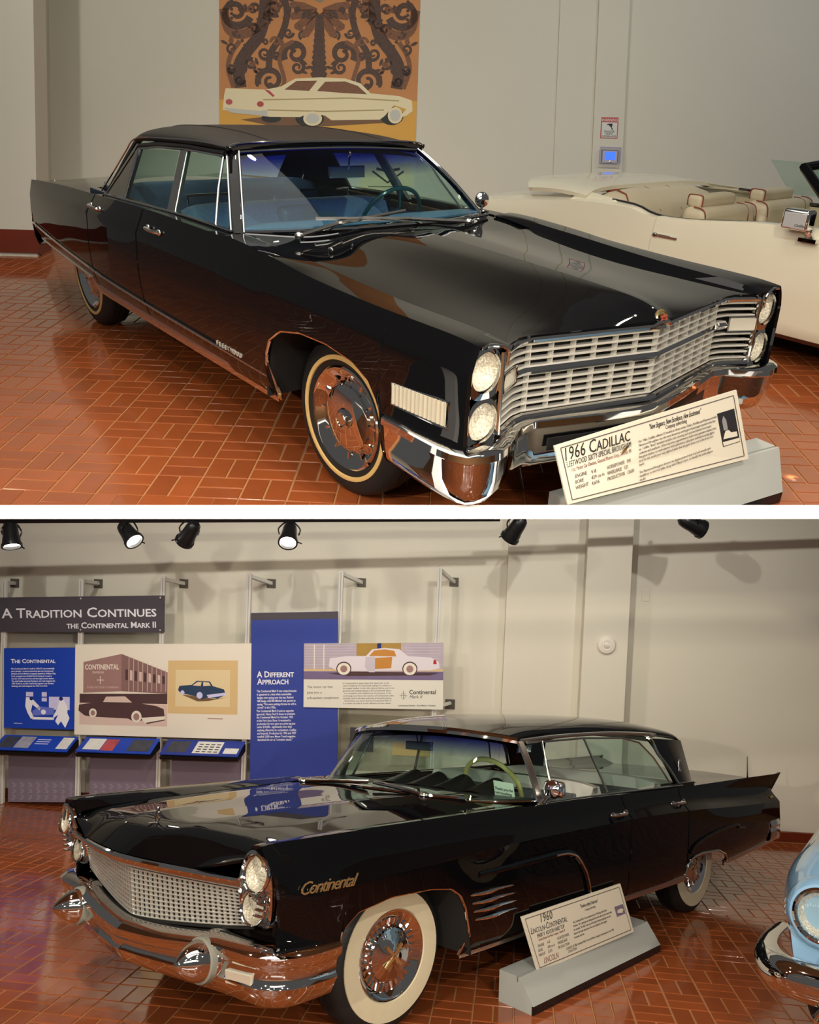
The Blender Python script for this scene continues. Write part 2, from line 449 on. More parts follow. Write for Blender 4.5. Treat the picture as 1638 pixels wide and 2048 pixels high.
def headlamp(parent, c, ax, r, name='headlamp'):
    """Sealed-beam lamp: bulging ribbed lens over a reflector bowl, with a bright retaining ring."""
    c = Vector(c); ax = Vector(ax).normalized()
    ring = obj(name, MB().lathe([(r * .95, -.02), (r * 1.06, -.01), (r * 1.08, .006), (r * 1.02, .014), (r * .95, .008)], c, ax, 36), CHROME, parent)
    obj('reflector', MB().lathe([(r * .95, .0), (r * .8, -.03), (r * .5, -.055), (r * .15, -.066), (0, -.066)], c, ax, 36), REFLECTOR, ring)
    obj('lens', MB().lathe([(r * .96, .006), (r * .85, .016), (r * .6, .026), (r * .3, .031), (0, .032)], c, ax, 36), LENS, ring)
    return ring
# ================================================================ floors
def frame_of(x, y, z, o):
    M = Matrix.Identity(4)
    for i in range(3): M[i][0] = x[i]; M[i][1] = y[i]; M[i][2] = z[i]; M[i][3] = o[i]
    return M
E1U = (.59774713, .80168471, 0); UPU = (-.29804421, .22222586, .92832393); NU = (.7442231, -.55490296, .37177236); OU = (-4.9256, 3.2558, 0)
E1L = (-.67546089, .73739582, 0); UPL = (.15421233, .14125982, .97788763); NL = (.72109025, .66052485, -.20913101); OL = (-3.97667, -2.89564, 0)
WU = UP @ frame_of(E1U, UPU, NU, OU)       # upper wall: x along, y up, z out of the wall
WL = frame_of(E1L, UPL, NL, OL)            # lower wall

def tile_mat():
    m = bpy.data.materials.new('glazed_terracotta_tile'); m.use_nodes = True
    nt = m.node_tree; b = nt.nodes['Principled BSDF']
    oi = nt.nodes.new('ShaderNodeObjectInfo'); ge = nt.nodes.new('ShaderNodeNewGeometry')
    ad = nt.nodes.new('ShaderNodeMath'); ad.operation = 'ADD'; fr = nt.nodes.new('ShaderNodeMath'); fr.operation = 'FRACT'
    nt.links.new(oi.outputs['Random'], ad.inputs[0]); nt.links.new(ge.outputs['Random Per Island'], ad.inputs[1]); nt.links.new(ad.outputs[0], fr.inputs[0])
    cr = nt.nodes.new('ShaderNodeValToRGB'); e = cr.color_ramp.elements
    e[0].color = (*srgb(134, 70, 38), 1); e[1].color = (*srgb(152, 80, 42), 1)
    x = cr.color_ramp.elements.new(.5); x.color = (*srgb(143, 75, 39), 1)
    nt.links.new(fr.outputs[0], cr.inputs[0])
    tc = nt.nodes.new('ShaderNodeNewGeometry'); n = nt.nodes.new('ShaderNodeTexNoise'); n.inputs['Scale'].default_value = 9; n.inputs['Detail'].default_value = 6
    nt.links.new(tc.outputs['Position'], n.inputs['Vector'])
    mx = nt.nodes.new('ShaderNodeMix'); mx.data_type = 'RGBA'; mx.blend_type = 'MULTIPLY'; mx.inputs[0].default_value = .5
    nt.links.new(cr.outputs[0], mx.inputs[6]); nt.links.new(n.outputs['Color'], mx.inputs[7])
    mr = nt.nodes.new('ShaderNodeMapRange'); mr.inputs['To Min'].default_value = .75; mr.inputs['To Max'].default_value = 1.2
    nt.links.new(n.outputs['Fac'], mr.inputs['Value']); nt.links.new(mr.outputs[0], mx.inputs[7])
    nt.links.new(mx.outputs[2], b.inputs['Base Color'])
    b.inputs['Roughness'].default_value = .10; b.inputs['Specular IOR Level'].default_value = 1.0
    bp = nt.nodes.new('ShaderNodeBump'); bp.inputs['Strength'].default_value = .05; bp.inputs['Distance'].default_value = .01
    n2 = nt.nodes.new('ShaderNodeTexNoise'); n2.inputs['Scale'].default_value = 14
    nt.links.new(tc.outputs['Position'], n2.inputs['Vector']); nt.links.new(n2.outputs['Fac'], bp.inputs['Height']); nt.links.new(bp.outputs['Normal'], b.inputs['Normal'])
    return m
TILE = tile_mat()
GROUT = mat('sandy_grout', srgb(160, 112, 70), .7, noise=(30, .15))
TW = .108
def tile_shape(mb, x, y, w, h, M):
    g = .004; c = .003; z0 = -.012
    vs = []
    for (dx, dy, z) in ((g, g, z0), (w - g, g, z0), (w - g, h - g, z0), (g, h - g, z0), (g, g, -c), (w - g, g, -c), (w - g, h - g, -c), (g, h - g, -c), (g + c, g + c, 0), (w - g - c, g + c, 0), (w - g - c, h - g - c, 0), (g + c, h - g - c, 0)):
        p = M @ Vector((x + dx, y + dy, 0)); vs.append((p.x, p.y, z))
    q = [(8, 9, 10, 11)]
    for a in (0, 4):
        for i in range(4):
            j = (i + 1) % 4; q.append((a + i, a + j, a + 4 + j, a + 4 + i))
    return mb.add(vs, q)
def clip_poly(P, a, n):
    """Keep the side of the line through a where (p - a).n < 0."""
    out = []
    for i, p in enumerate(P):
        q = P[(i + 1) % len(P)]; dp, dq = (p - a).dot(n), (q - a).dot(n)
        if dp < 0: out.append(p)
        if dp * dq < 0: out.append(p.lerp(q, dp / (dp - dq)))
    return out
def lay_tiles(floor, frame, ang, inside, R3, T3, keep_out, nind=300, edge=None):
    """Lay tiles over the floor; the largest ones in view are pieces of their own, the rest one joined layer."""
    c, s_ = math.cos(ang), math.sin(ang)
    M = Matrix(((c, -s_, 0), (s_, c, 0), (0, 0, 1)))
    tiles = []; part = []
    N = 110
    for i in range(-N, N, 2):
        for j in range(-N, N, 2):
          # basket weave: square blocks of two tiles, turned by a quarter from block to block
          for (i_, j_, w, h) in (((i, j, 2 * TW, TW), (i, j + 1, 2 * TW, TW)) if (i // 2 + j // 2) % 2 else ((i, j, TW, 2 * TW), (i + 1, j, TW, 2 * TW))):
            cs = [M @ Vector((i_ * TW + a * w, j_ * TW + b * h, 0)) for a, b in ((0, 0), (1, 0), (1, 1), (0, 1))]
            nin = sum(inside(p.x, p.y) for p in cs)
            if not nin: continue
            if nin < 4:
                if edge: part.append(cs)
                continue
            cen = (cs[0] + cs[2]) / 2
            q = R3 @ np.array([cen.x, cen.y, 0]) + T3
            seen = False; size = 0
            if q[2] > .5:
                u_, v_ = 819 + 1700 * q[0] / q[2], 1024 + 1700 * q[1] / q[2]
                seen = 0 < u_ < 1638 and 0 < v_ < 2048 and not keep_out(cen.x, cen.y)
                size = 1 / q[2]**3
            tiles.append((seen, size, i_, j_, w, h))
    tiles.sort(key=lambda t: (t[0], t[1]), reverse=True)
    shared = {}
    for (seen, size, i, j, w, h) in tiles[:nind]:
        if (w, h) not in shared:
            m_ = MB(); tile_shape(m_, 0, 0, w, h, M)
            me = bpy.data.meshes.new('tile'); me.from_pydata(m_.v, [], m_.f); me.materials.append(TILE); shared[(w, h)] = me
        o = bpy.data.objects.new('tile', shared[(w, h)]); COL.objects.link(o); o.parent = floor
        p = M @ Vector((i * TW, j * TW, 0)); o.location = (p.x, p.y, 0)
    rest = MB()
    for (seen, size, i, j, w, h) in tiles[nind:]: tile_shape(rest, i * TW, j * TW, w, h, M)
    for cs in part:      # tiles sawn off along the floor's front edge
        cen = (cs[0] + cs[2]) / 2
        P = clip_poly([p + (cen - p) * .045 for p in cs], edge[0], edge[1])
        if len(P) > 2: rest.prism([(p.x, p.y, -.012) for p in P], (0, 0, .012))
    r = obj('tile_layer', rest, TILE, floor, smooth=False); r['kind'] = 'stuff'

# upper floor: a slab from the wall to the front edge above the dividing beam
FU0, FU1 = Vector((-1.318, -3.130, 0)), Vector((2.240, 2.206, 0))
fdir = (FU1 - FU0).normalized(); fout = Vector((fdir.y, -fdir.x, 0))
e1 = Vector(E1U); ou = Vector(OU)
def in_upper(x, y):
    p = Vector((x, y, 0))
    if (p - FU0).dot(fout) > -.01: return False
    d = p - ou
    return d.dot(Vector((NU[0], NU[1], 0)).normalized()) > 0.01 and -6.8 < d.dot(e1) < 6.8
cor = [ou - e1 * 6.8, ou + e1 * 6.8]
def hit(a, d):      # where the line a + t d meets the front edge
    t = (FU0 - a).dot(fout) / d.dot(fout); return a + d * t
dd = Vector((NU[0], NU[1], 0)).normalized()
poly = [cor[0], cor[1], hit(cor[1], dd), hit(cor[0], dd)]
floor_u = struct('floor', MB().prism([(p.x, p.y, -.016) for p in poly], (0, 0, .0122)), GROUT, UP, 'terracotta basket-weave tile floor of the upper gallery', smooth=False)
lay_tiles(floor_u, UP, math.radians(51), in_upper, RC, TC, lambda x, y: -4.4 < x < .9 and -.8 < y < .95, edge=(FU0 - fout * .01, fout))
e1l = Vector(E1L); ol = Vector(OL); nl = Vector((NL[0], NL[1], 0)).normalized()
def in_lower(x, y):
    d = Vector((x, y, 0)) - ol
    return .01 < d.dot(nl) < 8.2 and -6.0 < d.dot(e1l) < 6.0
pl_ = [ol - e1l * 7, ol + e1l * 7, ol + e1l * 7 + nl * 10.5, ol - e1l * 7 + nl * 10.5]
floor_l = struct('floor', MB().prism([(p.x, p.y, -.05) for p in pl_], (0, 0, .0462)), GROUT, ID, 'terracotta basket-weave tile floor of the lower gallery', smooth=False)
lay_tiles(floor_l, ID, math.radians(37.5), in_lower, RL, TL, lambda x, y: -4.6 < x < .95 and -.95 < y < .8)

# ================================================================ walls
PLASTER = mat('warm_white_plaster', srgb(208, 204, 188), .75, noise=(1.2, .03), bump=(45, .04))
SKIRT = mat('dark_terracotta_skirting', srgb(112, 44, 24), .3, noise=(8, .15))
struct('wall_back', MB().box((0, 3.2, -.10), (13.6, 6.6, .2)), PLASTER, WU, 'plain warm white plaster back wall of the upper gallery', smooth=False)
struct('baseboard_back', MB().box((0, .06, .012), (13.6, .12, .024)), SKIRT, WU, 'dark red tile skirting', smooth=False)
struct('wall_return', MB().box((-4.6, 3.2, .06), (1.17, 6.6, .12)), PLASTER, WU, 'narrow plaster return behind the left pier', smooth=False)
pil = struct('wall_pier', MB().box((-4.90, 2.95, 1.10), (2.48, 7.1, .30)), PLASTER, WU, 'projecting white plaster pier at the left of the upper gallery', smooth=False, bev=.004)
struct('baseboard_pier', MB().box((-4.90, -.36, 1.10), (2.51, .22, .33)), SKIRT, WU, 'dark red tile skirting of the pier', smooth=False)
struct('wall_pilaster', MB().box((2.18, 3.2, .03), (.34, 6.6, .06)), PLASTER, WU, 'shallow white pilaster carrying the warning sign', smooth=False, bev=.003)
struct('wall_shade_strip', MB().box((1.80, 3.2, .012), (.42, 6.6, .024)), PLASTER, WU, 'raised plaster strip standing for the soft shadow beside the pilaster', smooth=False)  # strip added where only a soft shadow lies on the wall
# lower gallery
struct('wall_back', MB().box((0, 1.86, -.10), (14.0, 3.9, .2)), PLASTER, WL, 'warm white plaster back wall of the lower gallery', smooth=False)
struct('wall_panel', MB().box((1.40, 1.86, .05), (.86, 3.9, .10)), PLASTER, WL, 'slightly projecting plaster panel of the lower wall', smooth=False, bev=.003)
struct('wall_pilaster', MB().box((2.04, 1.86, .125), (.48, 3.9, .25)), PLASTER, WL, 'projecting white pilaster with the smoke alarm', smooth=False, bev=.004)
struct('baseboard_back', MB().box((0, .055, .015), (14.0, .11, .03)), SKIRT, WL, 'dark red tile skirting of the lower wall', smooth=False)
# the white beam that carries the front edge of the upper floor
BEAM = mat('white_painted_beam', (.96, .96, .96), .6)
bz0, bz1 = 3.06, 3.14
struct('trim_1', MB().box((0, 0, (bz0 + bz1) / 2), (9.0, 28 / 1700 * bz0, bz1 - bz0)), BEAM, CB, 'white painted beam between the two galleries', smooth=False)

# ================================================================ things on the upper wall
INK = mat('print_black', (.02, .02, .02), .6)
class Board:
    """A flat display board on a wall frame: corners (top left, top right, bottom right, bottom left) in metres."""
    def __init__(s, name, frame, cs, off, th, m, label, cat, group=None):
        s.c = [Vector((a, b, 0)) for a, b in cs]; s.z = off + th; s.n = 0
        s.o = obj(name, MB().prism([(p.x, p.y, off) for p in s.c[::-1]], (0, 0, th)), m, None, smooth=False, frame=frame)
        if label: tag(s.o, label, cat, group)
        s.dx = (s.c[1] - s.c[0]).normalized(); s.w = (s.c[1] - s.c[0]).length; s.h = (s.c[0] - s.c[3]).length
    def P(s, a, b, l=1):
        p = s.c[0].lerp(s.c[1], a).lerp(s.c[3].lerp(s.c[2], a), b)
        return (p.x, p.y, s.z + .0009 * l)
    def flat(s, name, pts, m, l=1, parent=None):
        me = MB().prism([s.P(a, b, l) for a, b in pts], (0, 0, .0004))
        return obj(name, me, m, parent or s.o, smooth=False)
    def flats(s, name, polys, m, l=1, parent=None):
        me = MB()
        for pts in polys: me.prism([s.P(a, b, l) for a, b in pts], (0, 0, .0004))
        return obj(name, me, m, parent or s.o, smooth=False)
    def rect(s, name, a0, b0, a1, b1, m, l=1, parent=None): return s.flat(name, [(a0, b1), (a1, b1), (a1, b0), (a0, b0)], m, l, parent)
    def ring(s, cx, cy, r, n=24, asp=None):
        k = s.w / s.h if asp is None else asp
        return [(cx + r * math.cos(2 * math.pi * i / n), cy + r * k * math.sin(2 * math.pi * i / n)) for i in range(n)]
    def line(s, name, pts, w, m, l=1, parent=None, taper=False):
        """ribbon of width w metres through board points"""
        Q = [Vector(s.P(a, b, l)) for a, b in pts]; me = MB(); rows = []
        for i, p in enumerate(Q):
            d = (Q[min(i + 1, len(Q) - 1)] - Q[max(i - 1, 0)]).normalized(); u = Vector((-d.y, d.x, 0)) * (w / 2) * ((1 - .6 * i / len(Q)) if taper else 1)
            rows.append([p - u, p + u])
        me.grid(rows)
        return obj(name, me, m, parent or s.o, smooth=False)
    def txt(s, name, body, a, b, size, m, l=1, align='LEFT', fit=None, **k):
        if fit: k['fit'] = fit * s.w
        return text(name, body, size, m, None, s.P(a, b, l), s.dx, (0, 1, 0), align=align, parent=s.o, extrude=.0003, **k)

def px_up(x, y): return (-2.155 + (x - 438) / 398 * 2.205, 2.565 - y * .005174 + (x - 638) * .00012)
def car_print(B, pts_body, col, name='printed_car', l=3): return B.flat(name, pts_body, col, l)
ORANGE = mat('poster_orange', srgb(190, 128, 72), .55, noise=(3, .16)); OCHRE = mat('poster_ochre', srgb(212, 160, 62), .55, noise=(2, .12))
LACE = mat('poster_dark_lace', srgb(74, 50, 38), .55, noise=(48, .75)); LACE2 = mat('poster_brown_lace', srgb(120, 76, 48), .55, noise=(60, .6))
CREAMP = mat('poster_cream', srgb(226, 214, 174), .55); SHADE = mat('poster_shadow', srgb(116, 84, 56), .6)
PW, PH = 399., 560.
pc = [px_up(437, -270), px_up(838, -270), px_up(834, 288), px_up(440, 288)]
PB = Board('wall_poster', WU, pc, 0, .012, ORANGE, 'tall orange poster with dark lace scrolls above a cream finned car', 'poster')
pp = lambda x, y: ((x - 437) / 399, (y + 270) / 558)
gr = [pp(437, 205), pp(836, 205), pp(836, 288), pp(437, 288)]
PB.flat('printed_ground', gr[::-1], OCHRE, 1)
def scroll(cx, cy, r, turns, a0, sgn, m, w=.05, l=2, name='lace_scroll'):
    pts = [(cx + sgn * r * (1 - .82 * i / 40) * math.cos(a0 + turns * 2 * math.pi * i / 40), cy + r * (1 - .82 * i / 40) * math.sin(a0 + turns * 2 * math.pi * i / 40)) for i in range(41)]
    PB.line(name, [pp(*p) for p in pts], w, m, l, taper=True)
for sg in (-1, 1):
    X = lambda x: 637 + sg * (637 - x)
    for (cx, cy, r, a0, w) in ((470, 28, 30, .3, .085), (590, 110, 25, 2.6, .075), (594, 138, 14, -1.2, .045), (540, 165, 26, 2.8, .07), (546, 18, 16, 1.0, .05), (575, 68, 10, 0, .035), (506, 60, 12, 2, .04), (528, 110, 13, .5, .04), (500, 130, 10, .5, .035), (478, 165, 10, 0, .035), (605, 72, 9, 2, .03)):
        scroll(X(cx), cy, r, 1.35, a0, -sg, LACE, w)
    PB.line('lace_ribbon', [pp(p.x, p.y) for p in crom([(X(446), 20, 0), (X(455), 60, 0), (X(480), 72, 0), (X(512), 58, 0), (X(535), 30, 0), (X(545), 0, 0), (X(548), -60, 0)], 8)], .10, LACE2, 2)
    PB.line('lace_ribbon', [pp(p.x, p.y) for p in crom([(X(530), -60, 0), (X(528), 20, 0), (X(518), 70, 0), (X(490), 110, 0), (X(476), 140, 0), (X(480), 180, 0)], 8)], .13, LACE, 2)
    PB.line('lace_ribbon', [pp(p.x, p.y) for p in crom([(X(478), 85, 0), (X(462), 110, 0), (X(455), 140, 0), (X(466), 180, 0)], 8)], .05, LACE2, 3)
    PB.line('lace_ribbon', [pp(p.x, p.y) for p in crom([(X(585), 85, 0), (X(562), 100, 0), (X(558), 125, 0), (X(568), 165, 0), (X(560), 185, 0)], 8)], .045, LACE2, 3)
    PB.line('lace_ribbon', [pp(p.x, p.y) for p in crom([(X(560), -80, 0), (X(563), -20, 0), (X(572), 30, 0), (X(560), 75, 0), (X(540), 110, 0), (X(536), 150, 0)], 8)], .07, LACE, 3)
    for i in range(26):
        t = i / 26; x = 476 + 52 * max(0, math.cos(1.5 * t * 2)) ; y = 175 - 235 * t
        PB.flat('lace_bead', [pp(X(x - 14) + 3.4 * math.cos(a), y + 3.4 * math.sin(a)) for a in [2 * math.pi * k / 8 for k in range(8)]], LACE, 3)
    for k in range(4):
        a = -.2 + .42 * k
        PB.flat('lace_petal', [pp(637 + sg * (r_ * math.cos(a) + w_ * math.sin(a)), 22 + r_ * math.sin(a) - w_ * math.cos(a)) for r_, w_ in ((6, -3), (34, -9), (58, -7), (62, 0), (58, 7), (34, 9), (6, 3))], LACE2, 2)
rl = random.Random(3)
for k in range(46):
    x, y = rl.uniform(452, 628), rl.uniform(-60, 176)
    if x > 600 and y > 40: continue
    r = rl.uniform(5, 11); a0 = rl.uniform(0, 6); w = rl.uniform(.022, .045); mm_ = LACE if k % 3 else LACE2
    for sg in (-1, 1): scroll(637 + sg * (637 - x), y, r, 1.2, a0, -sg, mm_, w, 4 + k % 2, 'lace_curl')
for k in range(30):
    x, y = rl.uniform(446, 620), rl.uniform(-50, 170); a0 = rl.uniform(0, 3.1)
    for sg in (-1, 1):
        PB.flat('lace_leaf', [pp(637 + sg * (637 - x + q * math.cos(a0) - w_ * math.sin(a0)), y + q * math.sin(a0) + w_ * math.cos(a0)) for q, w_ in ((-9, 0), (-3, -3.2), (4, -2.6), (9, 0), (4, 2.6), (-3, 3.2))], LACE, 3)
cl_ = [(637 + 7 + 9 * ((y - 30) / 130) * (1 + .3 * math.sin(y * .55)), y) for y in range(30, 170, 4)]
PB.flat('lace_stem', [pp(*p) for p in cl_] + [pp(1274 - x, y) for x, y in cl_[::-1]], LACE, 3)
PB.flat('poster_shield', [pp(612, -8), pp(637, 6), pp(662, -8), pp(662, -30), pp(612, -30)], mat('poster_shield_grey', srgb(120, 128, 112), .5), 4)
# cream finned car of the poster
PB.flat('printed_shadow', [pp(*p) for p in ((480, 246), (560, 262), (660, 258), (780, 250), (810, 240), (700, 236), (540, 238))], SHADE, 2)
for cx, cy, rx, ry in ((626, 243, 29, 17), (792, 236, 24, 19), (548, 243, 20, 9)):
    PB.flat('printed_tyre', [pp(cx - 6 + rx * math.cos(a), cy + ry * math.sin(a)) for a in [2 * math.pi * k / 24 for k in range(24)]], INK, 3)
body = [(444, 226), (447, 196), (450, 182), (530, 184), (560, 178), (590, 161), (640, 158), (690, 160), (722, 170), (742, 190), (800, 195), (826, 204), (828, 226), (815, 236), (800, 240), (815, 222), (790, 214), (772, 236), (762, 244), (664, 246), (650, 236), (620, 232), (600, 240), (540, 240), (470, 232)]
PB.flat('printed_car', [pp(*p) for p in body], CREAMP, 4)
PB.flat('printed_cabin', [pp(*p) for p in ((568, 184), (592, 166), (634, 165), (618, 186))], LACE2, 5)
PB.flat('printed_cabin', [pp(*p) for p in ((634, 186), (650, 167), (690, 166), (716, 175), (735, 192), (690, 190))], LACE2, 5)
PB.line('printed_trim', [pp(525, 205), pp(600, 203), pp(700, 200), pp(800, 205)], .014, mat('poster_tan', srgb(176, 156, 112), .6), 5)
PB.line('printed_trim', [pp(535, 226), pp(650, 228), pp(770, 224)], .014, mat('poster_tan', srgb(176, 156, 112), .6), 5)
PB.flat('printed_bumper', [pp(*p) for p in ((446, 222), (470, 224), (520, 228), (534, 226), (534, 238), (500, 236), (460, 232))], mat('poster_steel', srgb(190, 190, 180), .5), 5)
for cx, cy in ((457, 210), (520, 214)): PB.flat('printed_tail_lamp', [pp(cx + 7 * math.cos(a), cy + 6 * math.sin(a)) for a in [2 * math.pi * k / 12 for k in range(12)]], RED, 6)
PB.flat('printed_fin', [pp(*p) for p in ((528, 184), (538, 186), (549, 197), (545, 199))], RED, 6)
for cx, cy, rx, ry in ((626, 243, 19, 15), (793, 235, 15, 17)):
    PB.flat('printed_whitewall', [pp(cx + rx * math.cos(a), cy + ry * math.sin(a)) for a in [2 * math.pi * k / 24 for k in range(24)]], CREAMP, 6)
    PB.flat('printed_hub', [pp(cx + rx * .72 * math.cos(a), cy + ry * .72 * math.sin(a)) for a in [2 * math.pi * k / 24 for k in range(24)]], mat('poster_steel', srgb(190, 190, 180), .5), 7)
# white caption panel under the poster with script and a cream plate
wb = Board('wall_caption', WU, [px_up(440, 289), px_up(836, 289), px_up(834, 460), px_up(441, 460)], 0, .010, mat('caption_white', srgb(216, 214, 204), .6), 'white caption panel with script lines below the orange poster', 'panel')
for b_, t_, a_ in ((.16, 'it is ackno', .10), (.16, 'to operate than', .62), (.16, 'have found', .36)):
    wb.txt('caption_script', t_, a_, b_, .105, INK, 1, shear=.35)
yp = wb.rect('cream_plate', .72, .26, .99, .60, CREAMP, 1)
wb.line('plate_emblem', [(.78, .36), (.86, .50), (.94, .36)], .022, INK, 2, yp)
wb.line('plate_emblem', [(.80, .33), (.86, .36), (.92, .33)], .03, INK, 2, yp)
wb.line('plate_rule', [(.76, .55), (.96, .55)], .008, INK, 2, yp)
# warning sign and thermostat
SGNW = mat('sign_white', srgb(208, 208, 200), .5); SRED = mat('sign_red', srgb(184, 52, 46), .5)
WS = Board('warning_sign', WU, [(2.093, 1.40), (2.283, 1.402), (2.281, 1.178), (2.089, 1.176)], .06, .004, SRED, 'red and white video surveillance warning sign on the pilaster', 'sign')
WS.rect('sign_field', .05, .24, .95, .97, SGNW, 1)
WS.txt('sign_word', 'WARNING', .5, .20, .044, SGNW, 2, 'CENTER', sx=.88, bold=.0006)
for t_, b_, z_ in (('24 HOUR', .72, .030), ('VIDEO', .83, .030), ('SURVEILLANCE', .94, .0245)): WS.txt('sign_word', t_, .5, b_, z_, INK, 2, 'CENTER', sx=.95, bold=.0004)
WS.flat('camera_symbol', [(.30, .37), (.40, .31), (.66, .30), (.66, .42), (.62, .47), (.48, .42), (.46, .36)], INK, 2)
WS.flat('camera_symbol', [(.57, .46), (.62, .45), (.68, .53), (.68, .62), (.64, .62), (.63, .55)], INK, 2)
TH = Board('thermostat', WU, [(2.12, 1.045), (2.285, 1.047), (2.283, .915), (2.118, .914)], .06, .025, mat('thermostat_plastic', srgb(196, 196, 204), .4), 'white wall thermostat with lit blue screen in a clear guard box', 'thermostat')
TH.rect('screen', .16, .16, .84, .80, mat('blue_screen', srgb(50, 100, 220), .3, emit=(.05, .16, .85, 1.3)), 1)
gb = MB(); gb.box((2.20, .98, .06 + .03), (.225, .168, .06))
obj('guard_box', gb, glass_mat('clear_acrylic', (.9, .9, .94), 1.2), TH.o, smooth=False, bev=.01)
for a_ in ((-.112, 0, .005, .168), (.112, 0, .005, .168), (0, .083, .225, .005), (0, -.083, .225, .005)):
    obj('guard_edge', MB().box((2.20 + a_[0], .98 + a_[1], .118), (a_[2] + .006, a_[3] + .004, .006)), mat('acrylic_edge', srgb(170, 165, 190), .2), TH.o, smooth=False)
obj('guard_lock', MB().lathe([(.010, 0), (.010, .01), (0, .012)], (2.20, .908, .118), (0, 0, 1), 12), CHROME, TH.o)

# ================================================================ exhibit on the lower wall
ALU = mat('anodised_aluminium', srgb(206, 205, 198), .4, .1, noise=(3, .03)); PLATE = mat('dark_steel_plate', srgb(96, 92, 84), .45, .4)
XP = .35
posts = [(-4.522, 2.572), (-3.665, 2.621), (-2.765, 2.688), (-1.824, 2.762), (-.828, 2.834), (.228, 2.923)]
plates = [(-4.59, 2.489), (-3.625, 2.526), (-2.646, 2.57), (-1.653, 2.615), (-.641, 2.671), (.39, 2.723)]
plabel = ['leftmost aluminium exhibit post at the left edge', 'aluminium exhibit post beside the small blue panel', 'aluminium exhibit post at the right end of the dark title board', 'aluminium exhibit post left of the tall blue panel', 'aluminium exhibit post at the right edge of the tall blue panel', 'rightmost aluminium exhibit post beyond the white car advertisement']
for (u, v), (a, b), lb in zip(posts, plates, plabel):
    t = thing('exhibit_post', WL, lb, 'post', 'aluminium exhibit posts')
    obj('upright', MB().box((u, v / 2 + .04, XP), (.050, v - .08, .050)), ALU, t, smooth=False, bev=.004)
    obj('groove', MB().box((u, v / 2 + .04, XP + .0255), (.007, v - .10, .002)), mat('groove_grey', srgb(150, 150, 146), .5), t, smooth=False)
    obj('arm', MB().tube([(u, v - .03, XP - .01), (a, b, .01)], .026, 4), ALU, t, smooth=False)
    obj('wall_plate', MB().box((a, b, .006), (.10, .10, .012)), PLATE, t, smooth=False, bev=.002)
obj('arm', MB().tube([(.24, 1.40, XP - .01), (.40, 1.36, .01)], .026, 4), ALU, t, smooth=False)
obj('wall_plate', MB().box((.402, 1.349, .006), (.11, .11, .012)), PLATE, t, smooth=False, bev=.002)
FR = XP + .027
WHITEINK = mat('print_white', srgb(226, 228, 236), .55)
TB = Board('title_board', WL, [(-4.95, 2.36), (-2.735, 2.487), (-2.727, 2.083), (-4.95, 1.992)], FR, .02, mat('charcoal_board', srgb(70, 66, 74), .5, noise=(2, .05)), 'dark charcoal title board lettered about a continuing tradition', 'sign')
TB.txt('title_word', 'A Tradition Continues', .192, .60, .150, WHITEINK, 1, sc=True, fit=.773, bold=.002)
TB.txt('title_word', 'the Continental Mark II', .962, .86, .092, WHITEINK, 1, 'RIGHT', sc=True, fit=.445, bold=.002)
for a_ in (.17, .585, .98):
    for b_ in (.05, .93): TB.flat('screw_head', TB.ring(a_, b_, .004, 8), ALU, 1)
BLUEM = mat('bright_blue_panel', srgb(22, 62, 170), .45, noise=(1.2, .12)); BLUEM2 = mat('deep_blue_panel', srgb(48, 66, 148), .5, noise=(.9, .10))
LAV = mat('lavender_print', srgb(196, 196, 232), .55); LAV2 = mat('violet_print', srgb(96, 112, 200), .55); NAVY = mat('navy_print', srgb(26, 36, 110), .55)
CBd = Board('text_board', WL, [(-4.50, 1.826), (-3.70, 1.870), (-3.688, .964), (-4.487, .945)], FR, .016, BLUEM, 'small square bright blue panel with two workers leaning over a car', 'panel')
CBd.txt('panel_heading', 'The Continental', .10, .185, .064, WHITEINK, 1, sc=True, fit=.62, bold=.0015)
CBd.txt('panel_text', 'The Continental Mark II, built in 1956-57, was technically\nnot a Lincoln - it was produced by the new Continental\nDivision of Ford Motor Company, headed by William Clay\nFord, youngest son of Edsel Ford. However, it used a\nLincoln drive train and was sold through Lincoln dealers.\nThe chief stylist was John Reinhart, who had designed the\n1951 Packard, and the chief body engineer was Gordon\nBuehrig, who had designed the 1936 Cord 810.', .10, .265, .0225, WHITEINK, 1, line=1.22, bold=.0005, fit=.62)
CBd.rect('printed_wall', .63, .60, .92, .76, LAV, 1); CBd.rect('printed_frame', .31, .545, .41, .60, LAV, 1); CBd.rect('printed_frame', .53, .545, .60, .60, LAV, 1); CBd.rect('printed_frame', .53, .615, .60, .66, LAV, 1)
CBd.flat('printed_worker', [(.31, .61), (.36, .61), (.40, .63), (.52, .74), (.50, .77), (.40, .70), (.38, .78), (.42, .86), (.38, .88), (.33, .80), (.30, .72)], WHITEINK, 2)
CBd.flat('printed_worker', [(.78, .64), (.84, .64), (.89, .72), (.89, .80), (.92, .86), (.86, .98), (.80, .90), (.76, .95), (.72, .90), (.76, .82), (.70, .86), (.69, .84), (.75, .74)], WHITEINK, 3)
CBd.flat('printed_hair', CBd.ring(.385, .625, .026, 12), NAVY, 3); CBd.flat('printed_hair', CBd.ring(.80, .622, .028, 12), NAVY, 4)
CBd.flat('printed_car', [(.40, .78), (.50, .72), (.70, .74), (.70, .82), (.40, .84)], LAV2, 2); CBd.rect('printed_table', .40, .855, .70, .885, WHITEINK, 2)
CBd.flat('printed_badge', CBd.ring(.555, .79, .034, 16), WHITEINK, 3)
CBd.rect('printed_credit', .14, .935, .26, .942, LAV, 1)
